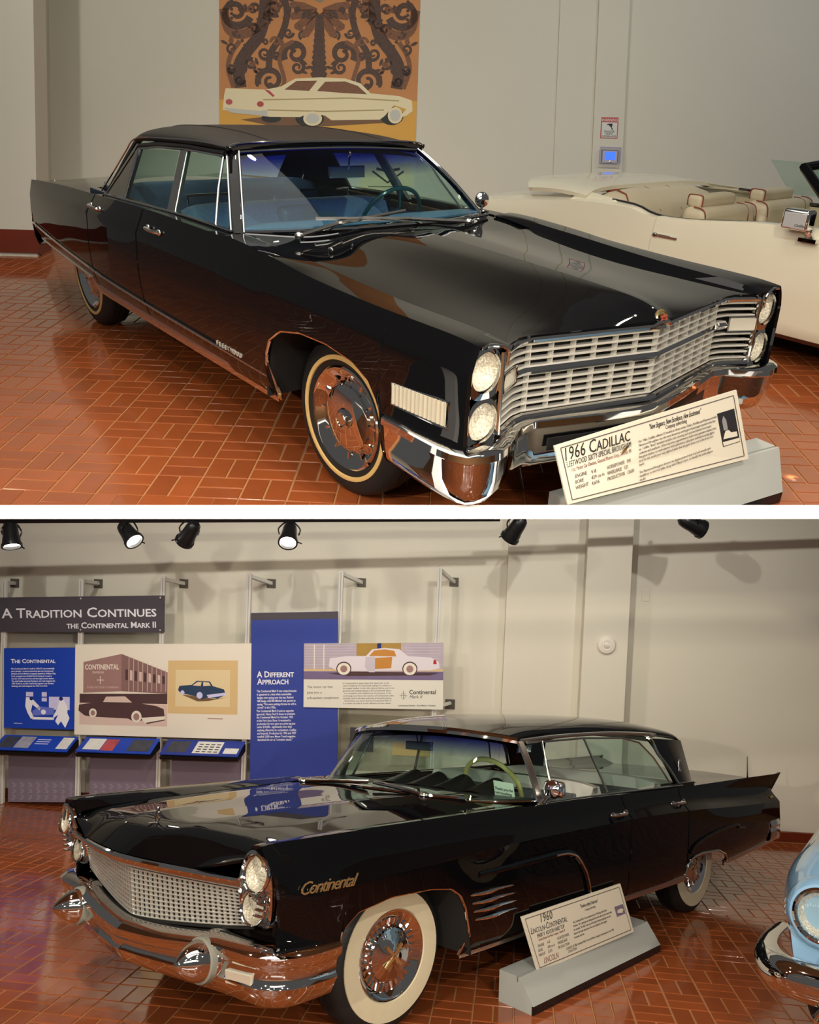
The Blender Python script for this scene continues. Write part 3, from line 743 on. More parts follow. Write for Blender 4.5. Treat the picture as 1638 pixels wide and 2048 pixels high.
OFFW = mat('off_white_board', srgb(220, 214, 200), .55); SEPIA = mat('sepia_print', srgb(150, 116, 112), .55, noise=(6, .12)); SEPIAD = mat('dark_sepia_print', srgb(74, 52, 54), .55, noise=(8, .2)); SEPIAL = mat('pale_sepia_print', srgb(204, 182, 172), .55)
BB = Board('photo_board', WL, [(-3.701, 1.908), (-1.769, 2.012), (-1.749, .960), (-3.693, .914)], FR + .004, .024, OFFW, 'large off-white board with a sepia car photograph and a framed blue car sketch', 'panel')
bb = lambda x, y: ((x - 155) / 350, (y - 1287) / 182)
BB.flat('printed_building', [bb(*p) for p in ((172, 1322), (248, 1306), (248, 1380), (172, 1384))], SEPIA, 1)
BB.flat('printed_building', [bb(*p) for p in ((248, 1306), (340, 1342), (340, 1384), (248, 1380))], mat('sepia_side', srgb(128, 98, 96), .55, noise=(8, .1)), 1)
for i in range(9):
    x = 256 + i * 9.2; k = i / 9
    BB.flat('printed_window', [bb(x, 1336 + 14 * k), bb(x + 5, 1337.5 + 14 * k), bb(x + 5, 1358 + 8 * k), bb(x, 1357 + 8 * k)], SEPIAL if i % 2 else SEPIAD, 2)
    BB.line('printed_mullion', [bb(x + 7, 1310 + 29 * k), bb(x + 7, 1380)], .006, SEPIAL, 2)
BB.flat('printed_entrance', [bb(*p) for p in ((165, 1386), (340, 1384), (340, 1404), (165, 1404))], SEPIAD, 1)
BB.rect('printed_street', *bb(165, 1404), *bb(340, 1448), SEPIAL, 1)
BB.txt('building_sign', 'CONTINENTAL', *bb(175, 1337), .078, OFFW, 3, fit=.195, bold=.002)
BB.txt('building_sign', 'DIVISION', *bb(190, 1345), .034, OFFW, 3, sx=.9); BB.txt('building_sign', 'FORD MOTOR COMPANY', *bb(180, 1375), .030, SEPIAL, 3)
BB.line('building_star', [bb(199, 1358), bb(213, 1358)], .007, OFFW, 3); BB.line('building_star', [bb(206, 1350), bb(206, 1366)], .007, OFFW, 3)
BB.flat('printed_car', [bb(*p) for p in ((163, 1420), (164, 1408), (200, 1402), (208, 1390), (222, 1386), (258, 1386), (275, 1402), (318, 1408), (333, 1414), (336, 1436), (300, 1444), (292, 1436), (280, 1442), (262, 1434), (200, 1432), (176, 1430))], SEPIAD, 2)
BB.flat('printed_cabin', [bb(*p) for p in ((212, 1402), (218, 1391), (256, 1390), (270, 1402))], SEPIAL, 3)
BB.flat('printed_bumper', [bb(*p) for p in ((288, 1432), (335, 1428), (336, 1434), (296, 1442))], OFFW, 3)
for cx, cy, r in ((192, 1424, 9), (279, 1430, 12)):
    BB.flat('printed_whitewall', [bb(cx + r * .85 * math.cos(a), cy + r * math.sin(a)) for a in [2 * math.pi * k / 20 for k in range(20)]], OFFW, 4)
    BB.flat('printed_hub', [bb(cx + r * .5 * math.cos(a), cy + r * .6 * math.sin(a)) for a in [2 * math.pi * k / 16 for k in range(16)]], SEPIA, 5)
TAN = mat('tan_mat_board', srgb(206, 178, 128), .55); TANL = mat('pale_sketch_paper', srgb(216, 198, 156), .55)
fr = BB.rect('framed_sketch', *bb(341, 1319), *bb(479, 1422), TAN, 1); BB.rect('sketch_paper', *bb(356, 1337), *bb(464, 1408), TANL, 2)
SKB = mat('sketch_blue', srgb(38, 62, 92), .5)
BB.flat('printed_car', [bb(*p) for p in ((361, 1376), (364, 1368), (388, 1366), (398, 1358), (424, 1359), (430, 1368), (452, 1374), (456, 1384), (440, 1392), (420, 1390), (408, 1394), (398, 1388), (366, 1382))], SKB, 3)
BB.flat('printed_cabin', [bb(*p) for p in ((390, 1367), (400, 1360), (408, 1360), (406, 1368))], TANL, 4); BB.flat('printed_cabin', [bb(*p) for p in ((411, 1360), (422, 1361), (426, 1367), (411, 1368))], TANL, 4)
BB.flat('printed_bumper', [bb(*p) for p in ((418, 1385), (456, 1380), (457, 1385), (422, 1391))], LAV, 4)
BB.flat('printed_shadow', [bb(*p) for p in ((366, 1384), (400, 1398), (420, 1397), (460, 1389), (440, 1393))], SHADE, 2)
for cx, cy, r in ((404, 1386, 6), (370, 1381, 4)): BB.flat('printed_wheel', [bb(cx + r * math.cos(a), cy + r * 1.1 * math.sin(a)) for a in [2 * math.pi * k / 16 for k in range(16)]], LAV, 5)
BB.rect('printed_credit', *bb(420, 1430), *bb(450, 1431.5), SEPIA, 1)
# tall blue panel
DB = Board('text_board', WL, [(-1.785, 2.339), (-.845, 2.399), (-.775, .30), (-1.737, .25)], FR, .016, BLUEM2, 'tall deep blue text panel headed a different approach', 'panel')
DB.rect('panel_header', 0, 0, 1, .036, mat('charcoal_board', srgb(70, 66, 74), .5), 1)
DB.txt('panel_heading', 'A Different\nApproach', .075, .335, .092, WHITEINK, 1, line=.85, bold=.002, sc=True, fit=.43)
DB.txt('panel_text', 'The Continental Mark II was unique because\nit appeared at a time when automobile\ndesigns were going over the top. Retired\nGM design chief Bill Mitchell was quoted as\nsaying, "We were putting chrome on with a\ntrowel" in the 1950s.', .072, .413, .0335, WHITEINK, 1, line=1.07, bold=.0006, fit=.46)
DB.txt('panel_text', 'The Continental Mark II took an opposite\napproach. Henry Ford II chose to premiere\nthe Continental Mark II in October 1955\nat the Paris Auto Show. It remained in\nproduction for two years at a price tag just\nunder $10,000 - significantly more than\nanything offered by its competitors, Cadillac\nand Imperial. Production for 1956 and 1957\ntotalled 3,000 cars. Motor Trend magazine\ndescribed the car as "a modern classic."', .07, .517, .0335, WHITEINK, 1, line=1.05, bold=.0006, fit=.455)
# white advertisement
AD = Board('advert_board', WL, [(-1.197 + .0, 2.039), (.299, 2.122), (.323, 1.399), (-1.180, 1.349)], FR + .022, .016, mat('advert_white', srgb(214, 212, 200), .55), 'white advertisement panel with an open-door white coupe drawn above its text', 'panel')
ad = lambda x, y: ((x - 610) / 277, (y - 1285) / 129)
AD.rect('printed_wall', *ad(610, 1285), *ad(887, 1342), mat('lilac_brick_print', srgb(172, 160, 168), .55, noise=(9, .15)), 1)
for k in range(9): AD.line('printed_course', [ad(612, 1289 + k * 5.4), ad(714 if k < 9 else 714, 1289 + k * 5.4)], .003, LAV, 2)
for k in range(9): AD.line('printed_course', [ad(812, 1289 + k * 5.4), ad(885, 1289 + k * 5.4)], .003, LAV, 2)
AD.rect('printed_door', *ad(715, 1285), *ad(803, 1334), mat('ochre_door_print', srgb(160, 128, 62), .55, noise=(6, .2)), 2)
AD.rect('printed_doorpost', *ad(756, 1285), *ad(764, 1334), NAVY, 3)
AD.rect('printed_kerb', *ad(610, 1336), *ad(887, 1340), TAN, 2); AD.rect('printed_road', *ad(610, 1341), *ad(887, 1357), mat('violet_road_print', srgb(112, 98, 132), .55, noise=(9, .15)), 2)
for x in (630, 649): AD.rect('printed_pole', *ad(x, 1287), *ad(x + 2, 1336), OFFW, 3)
AD.flat('printed_shadow', [ad(*p) for p in ((660, 1345), (700, 1350), (860, 1348), (880, 1343), (700, 1341))], SEPIAD, 3)
AD.flat('printed_car', [ad(*p) for p in ((660, 1331), (662, 1314), (700, 1310), (734, 1310), (746, 1297), (770, 1294), (800, 1297), (818, 1311), (862, 1313), (878, 1322), (880, 1334), (862, 1338), (700, 1340), (676, 1338))], mat('advert_car_white', srgb(212, 206, 212), .5), 4)
AD.flat('printed_cabin', [ad(*p) for p in ((740, 1310), (750, 1299), (772, 1297), (790, 1300), (794, 1311))], mat('caramel_print', srgb(186, 128, 56), .5), 5)
AD.flat('printed_interior', [ad(*p) for p in ((748, 1314), (786, 1312), (784, 1334), (750, 1336))], mat('caramel_print', srgb(186, 128, 56), .5), 5)
AD.flat('printed_open_door', [ad(*p) for p in ((733, 1312), (752, 1311), (752, 1342), (740, 1342), (732, 1332))], mat('advert_car_shade', srgb(190, 182, 192), .5), 6)
for cx in (690, 821):
    AD.flat('printed_tyre', [ad(cx + 15 * math.cos(a), 1335 + 14 * math.sin(a)) for a in [2 * math.pi * k / 20 for k in range(20)]], SEPIAD, 6)
    AD.flat('printed_whitewall', [ad(cx + 13 * math.cos(a), 1335.5 + 12 * math.sin(a)) for a in [2 * math.pi * k / 20 for k in range(20)]], OFFW, 7)
    AD.flat('printed_hub', [ad(cx + 7 * math.cos(a), 1335.5 + 7 * math.sin(a)) for a in [2 * math.pi * k / 16 for k in range(16)]], SEPIA, 8)
AD.flat('printed_tail_lamp', [ad(*p) for p in ((868, 1318), (872, 1318), (874, 1326), (867, 1326))], RED, 6)
for t_, y_ in (('The motor car that', 1375), ('pays you a', 1386), ('soft-spoken compliment', 1397)): AD.txt('advert_text', t_, *ad(617, y_), .036, INK, 1, fit={1375: .185, 1386: .105, 1397: .228}[y_])
AD.txt('advert_text', 'It is expressed in every clean and classic line, in the\nclassic simplicity of Continental styling. It is evident in\nthe supple leather, in the rich, tailored fabrics, and in the\ngracious and inviting beauty of the Continental decor.\n  It is revealed in the satisfied use of ornament, in the\ncontinuing care that is the essence of Continental crafts-\nmanship, and in the easy authority of its performance.\n  Instinctively, you know that the Continental Mark II\nis a motor car that is a true reflection of your tastes.', *ad(688, 1366), .0245, INK, 1, line=1.12, fit=.37)
AD.txt('advert_text', 'Continental', *ad(820, 1385), .066, INK, 1, fit=.19, bold=.001); AD.txt('advert_text', 'Mark II', *ad(820, 1393), .048, INK, 1, shear=.3)
AD.line('advert_star', [ad(801, 1388), ad(816, 1388)], .004, INK, 1); AD.line('advert_star', [ad(808.5, 1378), ad(808.5, 1396)], .004, INK, 1)
AD.line('advert_star', [ad(805, 1383), ad(812, 1383), ad(812, 1393), ad(805, 1393), ad(805, 1383)], .003, INK, 1)
AD.txt('advert_text', 'Continental Division - Ford Motor Company', *ad(798, 1409), .021, INK, 1, bold=.0004, fit=.27)
# lectern shelves and lower panels
GREYP = mat('grey_violet_panel', srgb(118, 106, 122), .55, noise=(1.5, .08)); CHEV = mat('pale_chevron_print', srgb(134, 122, 138), .55)
shelf = [(-4.50, -3.645, .805), (-3.585, -2.74, .83), (-2.675, -1.80, .85)]
slab = ['left blue reading shelf under the small blue panel', 'middle blue reading shelf under the sepia photograph', 'right blue reading shelf under the framed car sketch']
glab = ['left grey-violet lower panel with chevron tread print', 'middle grey-violet lower panel below the reading shelf', 'right grey-violet lower panel next to the tall blue panel']
PHOT = [mat('shelf_photo_grey', srgb(150, 150, 160), .5, noise=(14, .5)), mat('shelf_photo_dark', srgb(60, 62, 74), .5, noise=(14, .6)), mat('shelf_photo_white', srgb(210, 210, 206), .5, noise=(10, .2)), mat('shelf_photo_red', srgb(170, 70, 76), .5, noise=(12, .5))]
for k, ((u0, u1, v), lb, gl) in enumerate(zip(shelf, slab, glab)):
    a = Vector((u0 + .03, v + .055, XP + .05)); b = Vector((u1, v + .075, XP + .05)); c = Vector((u1 - .03, v - .02, XP + .27)); d = Vector((u0, v - .035, XP + .27))
    nn = (d - a).cross(b - a).normalized()
    if nn.z < 0: nn = -nn
    t = obj('reading_shelf', MB().prism([d, c, b, a], nn * .014), BLUEM if k < 2 else mat('shelf_blue', srgb(30, 52, 140), .45), None, smooth=False, frame=WL, bev=.003)
    tag(t, lb, 'shelf', 'blue reading shelves')
    obj('bracket', MB().prism([a + Vector((0, -.02, 0)), d + Vector((0, -.02, 0)), d + Vector((0, -.055, -.02)), a + Vector((0, -.10, 0))], b - a), BLACKTRIM, t, smooth=False)
    S = lambda p, q, l=1: a.lerp(b, p).lerp(d.lerp(c, p), q) + nn * (.0145 + .0006 * l)
    lay = ([(.05, .12, .25, .85, 1), (.26, .1, .46, .85, 0), (.82, .1, .97, .85, 2)], [(.07, .12, .30, .85, 2), (.31, .15, .48, .9, 3), (.66, .12, .95, .88, 1)], [(.06, .12, .32, .85, 1), (.40, .1, .74, .88, 2), (.79, .5, .97, .85, 2)])[k]
    for (p0, q0, p1, q1, mi) in lay:
        obj('shelf_print', MB().prism([S(p0, q1), S(p1, q1), S(p1, q0), S(p0, q0)], nn * .0004), PHOT[mi], t, smooth=False)
    if k == 2:
        for r_ in range(4):
            for q_ in range(4): obj('shelf_print_car', MB().prism([S(.44 + q_ * .075, .32 + r_ * .16, 2), S(.49 + q_ * .075, .32 + r_ * .16, 2), S(.49 + q_ * .075, .26 + r_ * .16, 2), S(.44 + q_ * .075, .26 + r_ * .16, 2)], nn * .0004), INK, t, smooth=False)
    if k == 0:
        for r_ in range(3): obj('shelf_text', MB().prism([S(.50, .30 + r_ * .14), S(.68, .30 + r_ * .14), S(.68, .25 + r_ * .14), S(.50, .25 + r_ * .14)], nn * .0004), LAV, t, smooth=False)
    g = Board('lower_board', WL, [(u0 + .02 + .03, v - .05), (u1 - .02, v - .03), (u1 + .0, .14 + .04 * k), (u0 + .05, .10 + .04 * k)], XP - .01, .014, GREYP, gl, 'panel', 'grey lower panels')
    for i in range(8):
        x = .06 + i * .115
        for yy in (.66, .76, .86): g.line('chevron_print', [(x, yy), (x + .04, yy + .05), (x, yy + .10)], .03, CHEV, 1)
# smoke alarm, wall hatch
sa = obj('smoke_alarm', MB().lathe([(.098, 0), (.098, .02), (.088, .034), (.05, .042), (.046, .036), (.03, .036), (.028, .050), (.012, .056), (0, .056)], (2.05, 2.15, .25), (0, 0, 1), 40), mat('alarm_plastic', srgb(216, 210, 200), .4), None, frame=WL)
tag(sa, 'round white smoke alarm on the pilaster', 'smoke alarm')
obj('alarm_ring', MB().tube([(2.05 + .062 * math.cos(a), 2.15 + .062 * math.sin(a), .281) for a in [2 * math.pi * k / 32 for k in range(32)]], .003, 6, closed=True), mat('alarm_grey', srgb(150, 145, 138), .4), sa)
obj('alarm_strobe', MB().ell((2.04, 2.15, .305), (.022, .018, .012)), LENS, sa)
wh = obj('wall_hatch', MB().box((2.50, 2.67, .003), (.085, .13, .006)), PLASTER, None, smooth=False, bev=.002, frame=WL)
tag(wh, 'small flush square hatch in the plaster right of the pilaster', 'hatch')
# clear display case left of the car roof
cs = obj('display_case', MB().box((-.31, .93, XP + .02), (.94, .64, .30)), glass_mat('clear_case', (.92, .93, .9), 1.0), None, smooth=False, frame=WL, bev=.004)
tag(cs, 'clear acrylic display case behind the car windscreen', 'display case')
obj('case_base', MB().box((-.31, .585, XP + .02), (.96, .05, .34)), OFFW, cs, smooth=False, bev=.004)
obj('case_pedestal', MB().box((-.31, .31, XP + .02), (.92, .50, .28)), GREYP, cs, smooth=False)
obj('case_photo', MB().box((-.55, .98, XP - .08), (.26, .26, .01)), PHOT[1], cs, smooth=False)
obj('case_photo', MB().box((.0, .90, XP - .08), (.42, .14, .01)), TAN, cs, smooth=False)
# ================================================================ 1966 black sedan (upper gallery)
def cad_def(p):
    x, y, z = p
    return (x - 0.030 * y, y, z * (1 - 0.013 * y))
DEF[0] = cad_def
CAR = thing('sedan', UP, 'long black four-door 1960s sedan with stacked headlamps, vinyl roof and blue interior', 'car')
cl = [
 [(1.0, .89, .40), (.5, .90, .34), (-2.9, .90, .35), (-3.6, .84, .39), (-4.3, .79, .40), (-4.56, .78, .46)],
 [(1.0, .925, .47), (.5, .955, .42), (-2.5, .95, .43), (-3.6, .90, .46), (-4.4, .84, .47), (-4.56, .82, .50)],
 [(1.0, .935, .66), (.6, .965, .64), (-.2, .99, .64), (-2.2, .985, .64), (-3.4, .93, .63), (-4.2, .87, .61), (-4.56, .84, .60)],
 [(1.0, .930, .85), (.6, .965, .86), (-.2, .985, .875), (-2.2, .975, .875), (-3.0, .94, .86), (-3.7, .895, .83), (-4.3, .855, .79), (-4.56, .835, .76)],
 [(1.0, .905, .925), (.84, .915, .938), (.4, .93, .945), (-.05, .935, .962), (-.35, .935, .985), (-.75, .93, 1.004), (-1.5, .925, 1.006), (-2.3, .905, .988), (-2.9, .875, .962), (-3.6, .845, .932), (-4.2, .82, .897), (-4.56, .805, .872)],
 [(1.0, .775, .908), (.84, .785, .928), (.4, .805, .942), (-.35, .825, .985), (-.75, .84, 1.002), (-1.5, .84, 1.001), (-2.3, .825, .978), (-2.9, .80, .960), (-3.6, .765, .928), (-4.56, .71, .862)],
 [(1.0, .755, .905), (.84, .762, .908), (.4, .765, .915), (-.35, .78, .955), (-.75, .80, .990), (-.95, .80, 1.0), (-3.2, .70, .948), (-4.56, .64, .858)],
 [(1.0, .44, .898), (.93, .44, .908), (.82, .445, .916), (.6, .45, .926), (.2, .46, .942), (-.35, .47, .970), (-.75, .48, .992), (-.95, .48, 1.0), (-3.2, .45, .956), (-4.56, .40, .866)],
 [(1.0, .05, .902), (.95, .06, .925), (.85, .075, .950), (.6, .10, .968), (.2, .13, .984), (-.35, .18, 1.002), (-.75, .2, 1.012), (-.95, .2, 1.01), (-3.2, .2, .962), (-4.56, .2, .872)],
 [(1.0, 0, .908), (.95, 0, .934), (.85, 0, .960), (.6, 0, .977), (.2, 0, .992), (-.35, 0, 1.008), (-.75, 0, 1.015), (-.95, 0, 1.014), (-3.2, 0, .963), (-4.56, 0, .873)],
]
CB_ = Body(cl, {3, 4, 5, 6, 8}, [3, 5, 6, 5, 4, 2, 7, 8, 3])
def cad_arch(x):
    # front wheel opening
    px = [-.374, -.372, -.36, -.31, -.203, -.04, .157, .34, .441, .492, .516, .52]
    pz = [.34, .49, .58, .66, .726, .757, .76, .735, .689, .625, .569, .34]
    if x <= px[0] or x >= px[-1]: return 0.355 if x < 0 else 0.43
    return float(np.interp(x, px, pz))
def cad_low(x):
    if x < -2.8: return float(np.interp(x, [-4.56, -4.3, -3.7, -2.86, -2.8], [.47, .445, .445, .445, .37]))
    return cad_arch(x)
fx = lin(-.822, -.38, 12) + lin(-.3735, -.30, 12) + lin(-.285, .40, 30) + lin(.41, .5195, 12) + lin(.5205, .965, 14)
GAP = .003
for s in (-1, 1):
    obj('front_fender', CB_.panel(fx, 0, 6, s, cad_low, 4, roll=True), PAINT, CAR, solid=.014, auto=28)
    obj('front_door', CB_.panel(lin(-.8285, -1.8675, 40), 0, 5, s, cad_low, 4, roll=True), PAINT, CAR, solid=.014, auto=28)
    obj('rear_door', CB_.panel(lin(-1.874, -2.7795, 36), 0, 5, s, cad_low, 4, roll=True), PAINT, CAR, solid=.014, auto=28)
    obj('rear_fender', CB_.panel(lin(-2.786, -2.87, 6) + lin(-2.9, -4.54, 44), 0, 6, s, cad_low, 4, roll=True), PAINT, CAR, solid=.014, auto=28)
    # fin end cap
    p = [q for q in CB_.sec(-4.54, 1, 6)]
    cap = MB(); n = len(p)
    vs = [(-4.545, s * q[0], q[1]) for q in p] + [(-4.56, s * .62, p[0][1]), (-4.56, s * .62, .86)]
    rake = lambda v: (v[0] + 0.10 * max(0, (v[2] - .62)) , v[1], v[2])
    cap.prism([rake(v) for v in vs], (-.02, 0, 0))
    obj('fin_cap', cap, CHROME, CAR, smooth=False)
    obj('tail_lamp', MB().box((-4.585, s * .775, .60), (.03, .05, .16)), RED, CAR, bev=.008)
hx = lin(-.50, .985, 60)
hood = MB()
for s in (-1, 1): hood.add(*(lambda m: (m.v, m.f))(CB_.panel(hx, 6, 9, s, None, None, lambda x, z: 0)))
_gx = lambda y: float(np.interp(abs(y), [0, .06, .60, .66, .78], [1.005, .99, .885, .885, .945]))
hood.v = [(v[0] + max(0, (v[0] - .3) / .685) * (_gx(v[1]) + .012 - .985), v[1] * .994, v[2]) for v in hood.v]
obj('hood', hood, PAINT, CAR, solid=.012, auto=28)
cowl = MB()
for s in (-1, 1): cowl.add(*(lambda m: (m.v, m.f))(CB_.panel(lin(-.508, -.97, 12), 6, 9, s)))
obj('cowl', cowl, PAINT, CAR, solid=.01, auto=28)
deck = MB()
for s in (-1, 1): deck.add(*(lambda m: (m.v, m.f))(CB_.panel(lin(-3.30, -4.53, 30), 6, 9, s)))
obj('trunk_lid', deck, PAINT, CAR, solid=.012, auto=28)
obj('rear_panel', MB().box((-4.54, 0, .66), (.04, 1.50, .40)), PAINT, CAR, bev=.02)
rb = MB()
pr = [(-4.60, .62), (-4.66, .55), (-4.65, .44), (-4.57, .38)]
rb.grid([[(x - .03 * (1 - (y / .82)**2), y, z) for x, z in pr] for y in lin(-.82, .82, 25)])
obj('rear_bumper', rb, CHROME, CAR, solid=.01)
# underbody
ub = MB(); ub.box((-2.1, 0, .42), (4.6, 1.16, .10)); ub.box((-1.70, 0, .40), (2.3, 1.66, .08)); ub.box((.50, 0, .55), (.56, 1.06, .36)); ub.box((-.15, 0, .58), (.9, 1.05, .50)); ub.box((-2.2, 0, .30), (3.2, .7, .12))
obj('underbody', ub, DARKIN, CAR, smooth=False)
for s in (-1, 1):
    ww = MB()
    ww.grid([[(x, s * y, max(cad_arch(x), .36) + .01) for y in (.97, .52)] for x in lin(-.40, .53, 30)])
    obj('wheel_well', MB().grid([[(x, s * .54, z) for z in (.34, .80)] for x in lin(-.40, .53, 6)]), DARKIN, CAR, solid=.01)
    obj('wheel_well', MB().grid([[(x, s * y, .45 + .34 * math.sqrt(max(0, 1 - ((x + 3.378) / .44)**2))) for y in (.86, .50)] for x in lin(-3.81, -2.95, 16)]), DARKIN, CAR, solid=.01)
    obj('wheel_well', ww, DARKIN, CAR, solid=.01)
# wheels
wheel(CAR, (0, -.715, .358), -1, 5, wall=CREAMWALL)
wheel(CAR, (0, .715, .358), 1, -5, wall=CREAMWALL)
wheel(CAR, (-3.385, -.715, .358), -1, 0, wall=CREAMWALL)
wheel(CAR, (-3.385, .715, .358), 1, 0, wall=CREAMWALL)
# side mouldings
for s in (-1, 1):
    q = lambda x, z, o=.004: (x, s * (CB_.y_at(x, z, 4) + o), z)
    up_ = [q(x, float(np.interp(x, [-4.54, -3, -1.8, -.37], [.555, .518, .492, .478])), .010) for x in lin(-4.53, -.375, 50)]
    obj('side_moulding', strip(MB(), up_, .016, .006, (0, s, 0)), CHROME, CAR)
    lo = [q(x, float(np.interp(x, [-2.79, -1.5, -.36], [.395, .385, .375])), .009) for x in lin(-2.79, -.372, 40)]
    obj('rocker_moulding', strip(MB(), lo, .060, .010, (0, s, 0)), CHROME, CAR)
    rr = [q(x, float(np.interp(x, [-4.5, -2.8], [.455, .452])), .004) for x in lin(-4.5, -2.84, 24)]
    obj('skirt_moulding', strip(MB(), rr, .018, .006, (0, s, 0)), CHROME, CAR)
    ar = [(x, s * (CB_.y_at(x, cad_arch(x), 4) + .004), cad_arch(x)) for x in lin(-.3738, -.30, 10) + lin(-.285, .40, 24) + lin(.41, .5185, 12)]
    obj('arch_moulding', MB().tube(ar, .0095, 8), CHROME, CAR)
    # handles
    for hx_, hz in ((-1.62, .935), (-2.62, .925)):
        y = CB_.y_at(hx_, hz - .02, 4)
        h = MB(); h.tube(crom([(hx_ + .075, s * (y + .004), hz - .012), (hx_ + .06, s * (y + .026), hz - .010), (hx_, s * (y + .034), hz - .008), (hx_ - .06, s * (y + .030), hz - .006), (hx_ - .075, s * (y + .004), hz - .006)], 4), .010, 8)
        h.ell((hx_ + .07, s * (y + .006), hz - .012), (.024, .012, .017)); h.ell((hx_ - .075, s * (y + .006), hz - .006), (.018, .012, .016))
        obj('door_handle', h, CHROME, CAR)
    # cornering lamp
    yb = lambda x: CB_.y_at(x, .68, 4) + .003
    c4 = [(.585, .718), (.885, .733), (.885, .636), (.585, .640)]
    fr = [(x, s * (yb(x) + .008), z) for x, z in c4]
    obj('cornering_lamp', MB().tube([Vector(fr[0]).lerp(Vector(fr[1]), t / 6) for t in range(6)] + [fr[1], fr[2]] + [Vector(fr[2]).lerp(Vector(fr[3]), t / 6) for t in range(1, 6)] + [fr[3]], .007, 6, closed=True), CHROME, CAR)
    lensm = MB(); nn = 22; rows = []
    for i in range(nn * 2 + 1):
        x = .59 + (.29) * i / (nn * 2); o = .013 + .003 * math.sin(i * 1.9)
        rows.append([(x, s * (yb(x) + o), .644 - .003 * 0), (x, s * (yb(x) + o), .722 + .008 * (x - .59) / .29)])
    lensm.grid(rows)
    o_ = obj('cornering_lens', lensm, mat('cornering_lens_glass', srgb(214, 208, 186), .15, .35, spec=.8), CAR, solid=.002, auto=80)
# letters on the fender
for s in (-1,):
    word = 'FLEETWOOD'
    for i, ch in enumerate(word):
        x = -.845 + .031 * i
        t = text('badge_letter', ch, .033, SILVERP, None, (x, s * (CB_.y_at(x, .52, 4) + .014), .505), (1, 0, 0), (0, 0, 1), parent=CAR, extrude=.004)
# fender top strips
for s in (-1, 1):
    st = MB(); strip(st, [(x, s * (CB_.fy[5](x) + .004), CB_.fz[5](x) + .004) for x in lin(.10, .80, 20)], .016, .005, (0, 0, 1))
    obj('fender_strip', st, CHROME, CAR)

# ------------------------------------------------ front end
gx = lambda y: float(np.interp(abs(y), [0, .06, .60, .66, .78], [1.005, .99, .875, .885, .945]))
gz0, gz1 = .615, .885
# dark recess behind the grille
obj('grille_recess', MB().grid([[(gx(y) - .07, y, z) for z in (.58, .90)] for y in lin(-.79, .79, 40)]), DARKIN, CAR, solid=.01)
ys = [-.775 + 1.55 * i / 62 for i in range(63)]
zb = [gz0 + .012 + (gz1 - gz0 - .02) * i / 9 for i in range(10)]
for k, z in enumerate(zb):
    if k in (5, 6): yy = [y for y in ys if abs(y) < .655]
    else: yy = ys
    bar = MB()
    rows = [[(gx(y) + .004, y, z + .0045), (gx(y) + .008, y, z), (gx(y) + .004, y, z - .0045), (gx(y) - .024, y, z - .003), (gx(y) - .024, y, z + .003)] for y in yy]
    bar.grid(rows, closed=True)
    obj('grille_bar', bar, SILVERP, CAR, smooth=False)
mid = MB(); zm = (zb[5] + zb[6]) / 2
mid.grid([[(gx(y) + .012, y, zm + .014), (gx(y) + .022, y, zm), (gx(y) + .012, y, zm - .014), (gx(y) - .03, y, zm - .012), (gx(y) - .03, y, zm + .012)] for y in [y for y in ys if abs(y) < .66]], closed=True)
obj('grille_centre_bar', mid, CHROME, CAR)
vb = [i * .096 for i in range(-6, 7)]
vbm = MB().box((-.022, 0, (gz0 + gz1) / 2 + .003), (.046, .005, gz1 - gz0 - .014))
vme = None
for y in vb:
    m_ = MB(); m_.box((gx(y) - .010, y, (gz0 + gz1) / 2 + .003), (.024, .005, gz1 - gz0 - .014))
    obj('grille_upright', m_, SILVERP, CAR, smooth=False)
